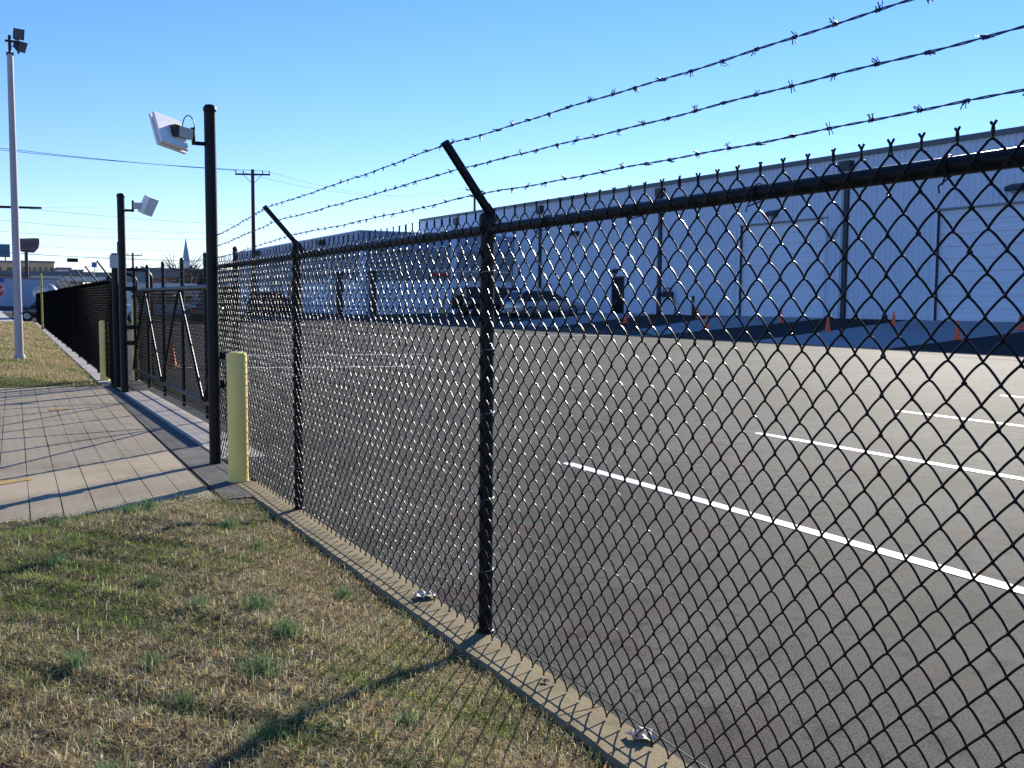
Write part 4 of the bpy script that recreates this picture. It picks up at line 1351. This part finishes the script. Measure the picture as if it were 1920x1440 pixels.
OG = 'overhead wires across the sky'
for s, lab in ((-1, 'upper overhead wire from the left to the tall utility pole'), (0.9, 'lower overhead wire from the left to the tall utility pole')):
    tag(cable(a0 + d0 * s * 1.1 + np.array([0, 0, .2 if s > 0 else 0.9]), a1 + d1 * s * 1.1 + np.array([0, 0, .25]), 1.1, 0.016).build('overhead_wire', 'barb'), lab, 'wire', OG)
for s, fl in ((-1, 'upper'), (0.9, 'lower')):
    tag(cable(a1 + d1 * s * 1.1 + np.array([0, 0, .25]), a2 + d2 * s * 1.1 + np.array([0, 0, .25]), 1.3, 0.011).build('overhead_wire', 'barb'), fl + ' faint overhead wire between the tall utility pole and the distant one', 'wire', OG)
for q, (ya, za, yb, zb, sag) in enumerate(((200, 18.6, 210, 16.8, .6), (200, 16.1, 215, 15.3, .8), (205, 14.3, 215, 14.4, 1.0), (120, 7.9, 130, 7.6, .5), (120, 7.2, 130, 6.4, .5), (45, 5.13, 75, 9.2, .3))):
    xa = -10 if q != 5 else 0.24
    xb = 46 if q < 3 else 24 if q < 5 else 15.7
    tag(cable((xa, ya, za), (xb, yb, zb), sag, 0.022 if q < 3 else 0.012 if q < 5 else 0.006).build('overhead_wire', 'barb'), ['topmost of the thin overhead wires low over the street, above the billboards', 'second of the thin overhead wires from the top, just over the billboards', 'third of the thin overhead wires, crossing behind the billboard tops', 'thin overhead wire level with the feet of the billboards', 'lowest thin overhead wire, just above the traffic signal', 'thin overhead wire starting at the tip of the mast arm'][q], 'wire', OG)

# mast arm from the left
ma = thing('mast_arm', 'dark horizontal mast arm reaching in from the left edge', 'mast arm', (-6.0, 45, 0))
MB().tube([(-6, 45, 0), (-6, 45, 5.6)], 0.13, 12).build('pole', 'bronze', ma)
MB().tube([(-6, 45, 4.95), (-3, 45, 5.05), (0.24, 45, 5.11)], [0.075, 0.06, 0.045], 10).build('arm', 'bronze', ma)
# traffic signal hung on wires
ts = thing('traffic_signal', 'dark horizontal traffic signal hanging over the street on the left', 'traffic signal', (4.98, 95, 4.85))
MB().bbox((4.55, 94.85, 4.68), (5.42, 95.15, 5.0), 0.04).build('housing', 'bronze', ts)
for q in range(3):
    MB().lathe([(0.11, 0), (0.11, -0.12), (0.10, -0.12), (0.10, 0)], (4.7 + q * .28, 94.85, 4.84), 10, 'y').build('visor', 'bronze', ts)
tag(cable((-12, 95, 6.0), (26, 95, 5.2), 0.5, 0.018).build('overhead_wire', 'barb'), 'span wire that carries the hanging traffic signal', 'wire', OG)
# yellow pole
yp = thing('sign_pole', 'thin yellow pole at the far end of the left fence', 'pole', (0.62, 55, 0))
MB().tube([(0.62, 55, 0), (0.62, 55, 2.75)], 0.045, 8).build('pole', 'yellowpole', yp)
MB().tube([(0.62, 55, 0), (0.62, 55, 0.12)], 0.075, 8).build('base', 'bluepaint', yp)
# stop sign & blue sign at the left edge
sg = thing('stop_sign', 'red octagonal stop sign with a blue sign above it at the left edge', 'road sign', (-1.42, 50, 0))
oc = [(-1.42 + .33 * math.cos(rad(22.5 + 45 * k)), 1.86 + .33 * math.sin(rad(22.5 + 45 * k))) for k in range(8)]
MB().prism(oc, 49.97, 49.99, 'y').build('sign_plate', 'redpaint', sg)
oc = [(-1.42 + .35 * math.cos(rad(22.5 + 45 * k)), 1.86 + .35 * math.sin(rad(22.5 + 45 * k))) for k in range(8)]
MB().prism(oc, 49.99, 50.0, 'y').build('sign_border', 'white', sg)
MB().box((-1.75, 49.97, 2.22), (-1.09, 50.0, 2.42)).build('name_plate', 'bluepaint', sg)
MB().box((-1.45, 50.005, 0), (-1.39, 50.05, 2.45)).build('post', 'steel', sg)
txt = bpy.data.curves.new('lettering', 'FONT'); txt.body = 'STOP'; txt.size = 0.26; txt.align_x = 'CENTER'; txt.align_y = 'CENTER'; txt.extrude = 0.003
tmp = bpy.data.objects.new('tmp', txt); link(tmp)
dg = bpy.context.evaluated_depsgraph_get(); dg.update()
tme = bpy.data.meshes.new_from_object(tmp.evaluated_get(dg))
bpy.data.objects.remove(tmp)
tme.materials.clear(); tme.materials.append(M['white'])
to = bpy.data.objects.new('lettering', tme); link(to); to.parent = sg
to.location = (0, -0.035, 1.86); to.rotation_euler = (rad(90), 0, 0)
# brown leaning post
tag(MB().tube([(-1.52, 40, 0.0), (-1.60, 40.1, 1.3)], 0.09, 8).build('wooden_post', 'brownwood'), 'brown leaning wooden post at the left edge of the far lawn', 'post')

# blue-grey long building / trailers across the street
bw = thing('long_building', 'long blue-grey building across the street behind the light pole', 'building', (2, 150, 0))
MB().box((-30, 150, 0.55), (7.35, 165, 4.15)).build('wall', 'bluegrey', bw)
MB().box((-30, 150.1, 0), (7.2, 164.9, 0.55)).build('base', 'darktrim', bw)
MB().box((-30.1, 149.9, 4.15), (7.5, 165.1, 4.32)).build('roof', 'greyroof', bw)
# tanker trailer
tk = thing('tanker_trailer', 'silver ribbed tank trailer above the far end of the left fence', 'tank trailer', (2.8, 86, 0))
R2 = 0.72
MB().lathe([(0.001, -2.4), (R2 * .7, -2.35), (R2, -2.15), (R2, 6.0), (R2 * .7, 6.2), (0.001, 6.25)], (2.5, 88, 2.0), 20, 'y').build('tank', 'tank', tk)
for q in range(8):
    MB().lathe([(R2, -0.04), (R2 + .035, -0.04), (R2 + .035, 0.04), (R2, 0.04)], (2.5, 86.2 + q * 1.0, 2.0), 20, 'y').build('band', 'steel', tk)
for xx in (1.75, 3.25):
    for yy in (92.0, 93.2, 87):
        MB().lathe([(.1, -.13), (.48, -.13), (.5, 0), (.48, .13), (.1, .13)], (xx, yy, .5), 14, 'x').build('wheel', 'rubber', tk)
fr_ = MB().box((1.95, 86, .95), (3.05, 94, 1.25)); fr_.build('chassis', 'rubber', tk)

# embankment, overpass
struct('embankment', MB().prism([(-90, 0), (4, 0), (7, 2.2), (60, 3.2), (110, 3.2), (110, 0)], 190, 215, 'y'), 'ground')
op = thing('overpass', 'long pale concrete overpass on the horizon', 'bridge', (20, 220, 0))
MB().box((6.5, 219, 5.15), (160, 232, 6.15)).build('girder', 'overpass', op)
MB().box((-60, 218.6, 6.15), (160, 219.0, 6.95)).build('parapet', 'greyroof', op)
MB().box((-60, 219, 5.9), (6.49, 232, 6.15)).build('deck', 'greyroof', op)
for px in (10, 26, 42, 58, 74, 90):
    MB().box((px, 221, 0), (px + 1.2, 230, 5.15)).build('pier', 'overpass', op)
# brown walls / shed under the overpass
sh_ = thing('brown_shed', 'low brown roofed shed behind the far end of the left fence', 'building', (15, 140, 0))
MB().box((7.4, 140, 0), (26, 150, 2.9)).build('wall', 'wood', sh_)
MB().box((7.2, 139.6, 2.9), (26.2, 150.4, 3.4)).build('roof', 'tan', sh_)
# billboards
def billboard(x0, x1, z0, z1, y, m, px, lab, legs=1, curve=False):
    t = thing('billboard', lab, 'billboard', ((x0 + x1) / 2, y, 0), 'billboards on the left skyline')
    if curve:
        pts = [(x0, z1 - .2), (x0, z0 + .6), (x0 + .6, z0 + .1), (x1 - .9, z0), (x1 - .2, z0 + .8), (x1, z1 - .9), (x1 - .02, z1 - .1), (x1 - .5, z1)]
        MB().prism(pts[::-1], y, y + .6, 'y').build('panel', m, t)
    else:
        MB().box((x0, y, z0), (x1, y + .4, z1)).build('panel', m, t)
        MB().box((x0 - .08, y - .05, z0 - .1), (x1 + .08, y + .5, z0)).build('frame', 'darktrim', t)
    if legs == 1:
        MB().tube([(px, y + .6, 0), (px, y + .6, z0 + .3)], .30, 10).build('leg', 'bronze', t)
    else:
        for q in range(legs):
            xx = x0 + (x1 - x0) * (q + .5) / legs
            MB().box((xx - .12, y + .45, 0), (xx + .12, y + .7, z0)).build('leg', 'bronze', t)
    return t


billboard(-4.0, 4.0, 11.1, 13.9, 260, 'teal', 0, 'teal billboard on several legs at the left edge of the skyline', 4)
billboard(3.9, 7.35, 9.7, 12.3, 200, 'maroon', 5.2, 'dark maroon billboard on one post right of the light pole', 1, True)

# hotel cluster behind the overpass
def far_building(name, lab, x0, x1, y, d, h, m, floors, cols, roofm='greyroof', z0=0):
    t = thing(name, lab, 'building', ((x0 + x1) / 2, y, z0))
    MB().box((x0, y, z0), (x1, y + d, z0 + h)).build('wall', m, t)
    MB().box((x0 - .2, y - .2, z0 + h), (x1 + .2, y + d + .2, z0 + h + .5)).build('roof', roofm, t)
    if floors and cols:
        cw = (x1 - x0) / cols; fh = (h - 1.0) / floors
        for i in range(floors):
            for j in range(cols):
                w_ = MB().box((x0 + cw * (j + .25), y - .06, z0 + 1 + fh * i), (x0 + cw * (j + .75), y - .01, z0 + 1 + fh * (i + .55))).build('window', 'glassdark', t)
    return t


far_building('hotel', 'tan multi-storey hotel on the left skyline behind the billboards', 7.3, 15.4, 300, 20, 11.2, 'tan', 4, 6)
far_building('shop_building', 'cream building with flat roof right of the tan hotel on the skyline', 15.6, 18.8, 290, 15, 9.3, 'creamwall', 3, 3)
far_building('brick_building', 'red brick building stepping down right of the cream one on the skyline', 18.4, 21.0, 282, 15, 8.6, 'brick', 2, 3)
far_building('parking_structure', 'dark parking structure under the teal billboard on the left skyline', -12, 4.6, 250, 18, 9.4, 'tan', 4, 8)
far_building('grey_store', 'long grey building on the horizon behind the gate uprights', 22.2, 52.0, 180, 30, 6.4, 'greyroof', 0, 0)
lb = far_building('pale_store', 'low pale building behind the sliding gate', 9.5, 19.6, 120, 20, 2.9, 'creamwall', 1, 7, 'roof')
far_building('red_store', 'low building with a red front behind the pale building', 22.4, 30.0, 160, 12, 4.9, 'brick', 1, 5)
for q, (sx, sz) in enumerate(((9.9, 5.4), (12.3, 5.1))):
    s_ = thing('road_sign', ('blue' if q == 0 else 'pale') + ' square road sign over the distant overpass, ' + ('left' if q == 0 else 'right') + ' of the pair', 'road sign', (sx, 130, 0))
    MB().box((sx - .28, 130, sz - .1), (sx + .28, 130.05, sz + .5)).build('sign_plate', 'bluepaint' if q == 0 else 'greybox', s_)
    MB().tube([(sx, 130.1, 0), (sx, 130.1, sz + .4)], .05, 6).build('post', 'steel', s_)
# church steeple
cs = thing('church', 'white church tower with a grey pointed steeple on the horizon', 'church', (67, 400, 0))
MB().box((65.4, 400, 0), (68.8, 403.4, 14.6)).build('tower', 'creamwall', cs)
MB().box((65.9, 400.5, 14.6), (68.3, 402.9, 16.4)).build('belfry', 'creamwall', cs)
MB().add([(65.9, 400.5, 16.4), (68.3, 400.5, 16.4), (68.3, 402.9, 16.4), (65.9, 402.9, 16.4), (67.1, 401.7, 25.3)], [(0, 1, 4), (1, 2, 4), (2, 3, 4), (3, 0, 4), (3, 2, 1, 0)]).build('spire', 'bluegrey', cs)
MB().box((60, 403.5, 0), (76, 430, 9)).build('nave', 'brick', cs)


# trees: tapered trunk, limbs, crown of leaf clumps
def tree(x, y, h, w, label, bare=False, seed=0, z0=0):
    r_ = random.Random(seed)
    t = thing('tree', label, 'tree', (x, y, z0), 'distant trees')
    tr_ = MB()
    tr_.tube([(x, y, z0 - .2), (x + .1, y, z0 + h * .3), (x, y, z0 + h * .85)], [h * .035, h * .025, h * .006], 7)
    ends = []
    for k in range(16 if bare else 9):
        zz = z0 + h * r_.uniform(.28, .75); a = r_.uniform(0, 6.28)
        L = w * r_.uniform(.6, 1.0)
        e = np.array([x + math.cos(a) * L, y + math.sin(a) * L, zz + h * r_.uniform(.1, .25)])
        m_ = np.array([x + math.cos(a) * L * .5, y + math.sin(a) * L * .5, zz + h * .04])
        tr_.tube([(x, y, zz), m_, e], [h * .012, h * .008, h * .003], 5)
        ends.append(e)
        if bare:
            for q in range(4):
                b2 = e + np.array([r_.uniform(-1, 1), r_.uniform(-1, 1), r_.uniform(.2, 1)]) * w * .35
                tr_.tube([m_, b2], [h * .005, h * .0015], 4, caps=False)
    tr_.build('trunk', 'wood', t)
    if not bare:
        n = 2600
        cs_ = [np.array([x + r_.gauss(0, w * .45), y + r_.gauss(0, w * .45), z0 + h * r_.uniform(.35, .98)]) for _ in range(26)]
        cs_ += ends
        V = []; F = []
        for k in range(n):
            c = cs_[r_.randrange(len(cs_))]
            p = c + np.array([r_.gauss(0, 1), r_.gauss(0, 1), r_.gauss(0, .8)]) * w * .17
            s = w * .07
            a = np.array([r_.uniform(-1, 1) for _ in range(3)]) * s; b_ = np.array([r_.uniform(-1, 1) for _ in range(3)]) * s
            i0 = len(V)
            V += [p - a, p + b_, p + a, p - b_]; F.append((i0, i0 + 1, i0 + 2, i0 + 3))
        MB().add(V, F).build('crown', 'foliage', t)
    return t


tree(19.3, 128, 7.2, 3.0, 'bare tree with reddish twigs behind the gate uprights', True, 3)
tree(25.5, 150, 5.8, 2.6, 'small dark evergreen right of the bare tree behind the gate', False, 4)
tree(36, 240, 8.0, 5, 'distant evergreen on the horizon right of the steeple', False, 5)
tree(30, 235, 8.0, 4.2, 'distant evergreen on the horizon left of the steeple', False, 6)
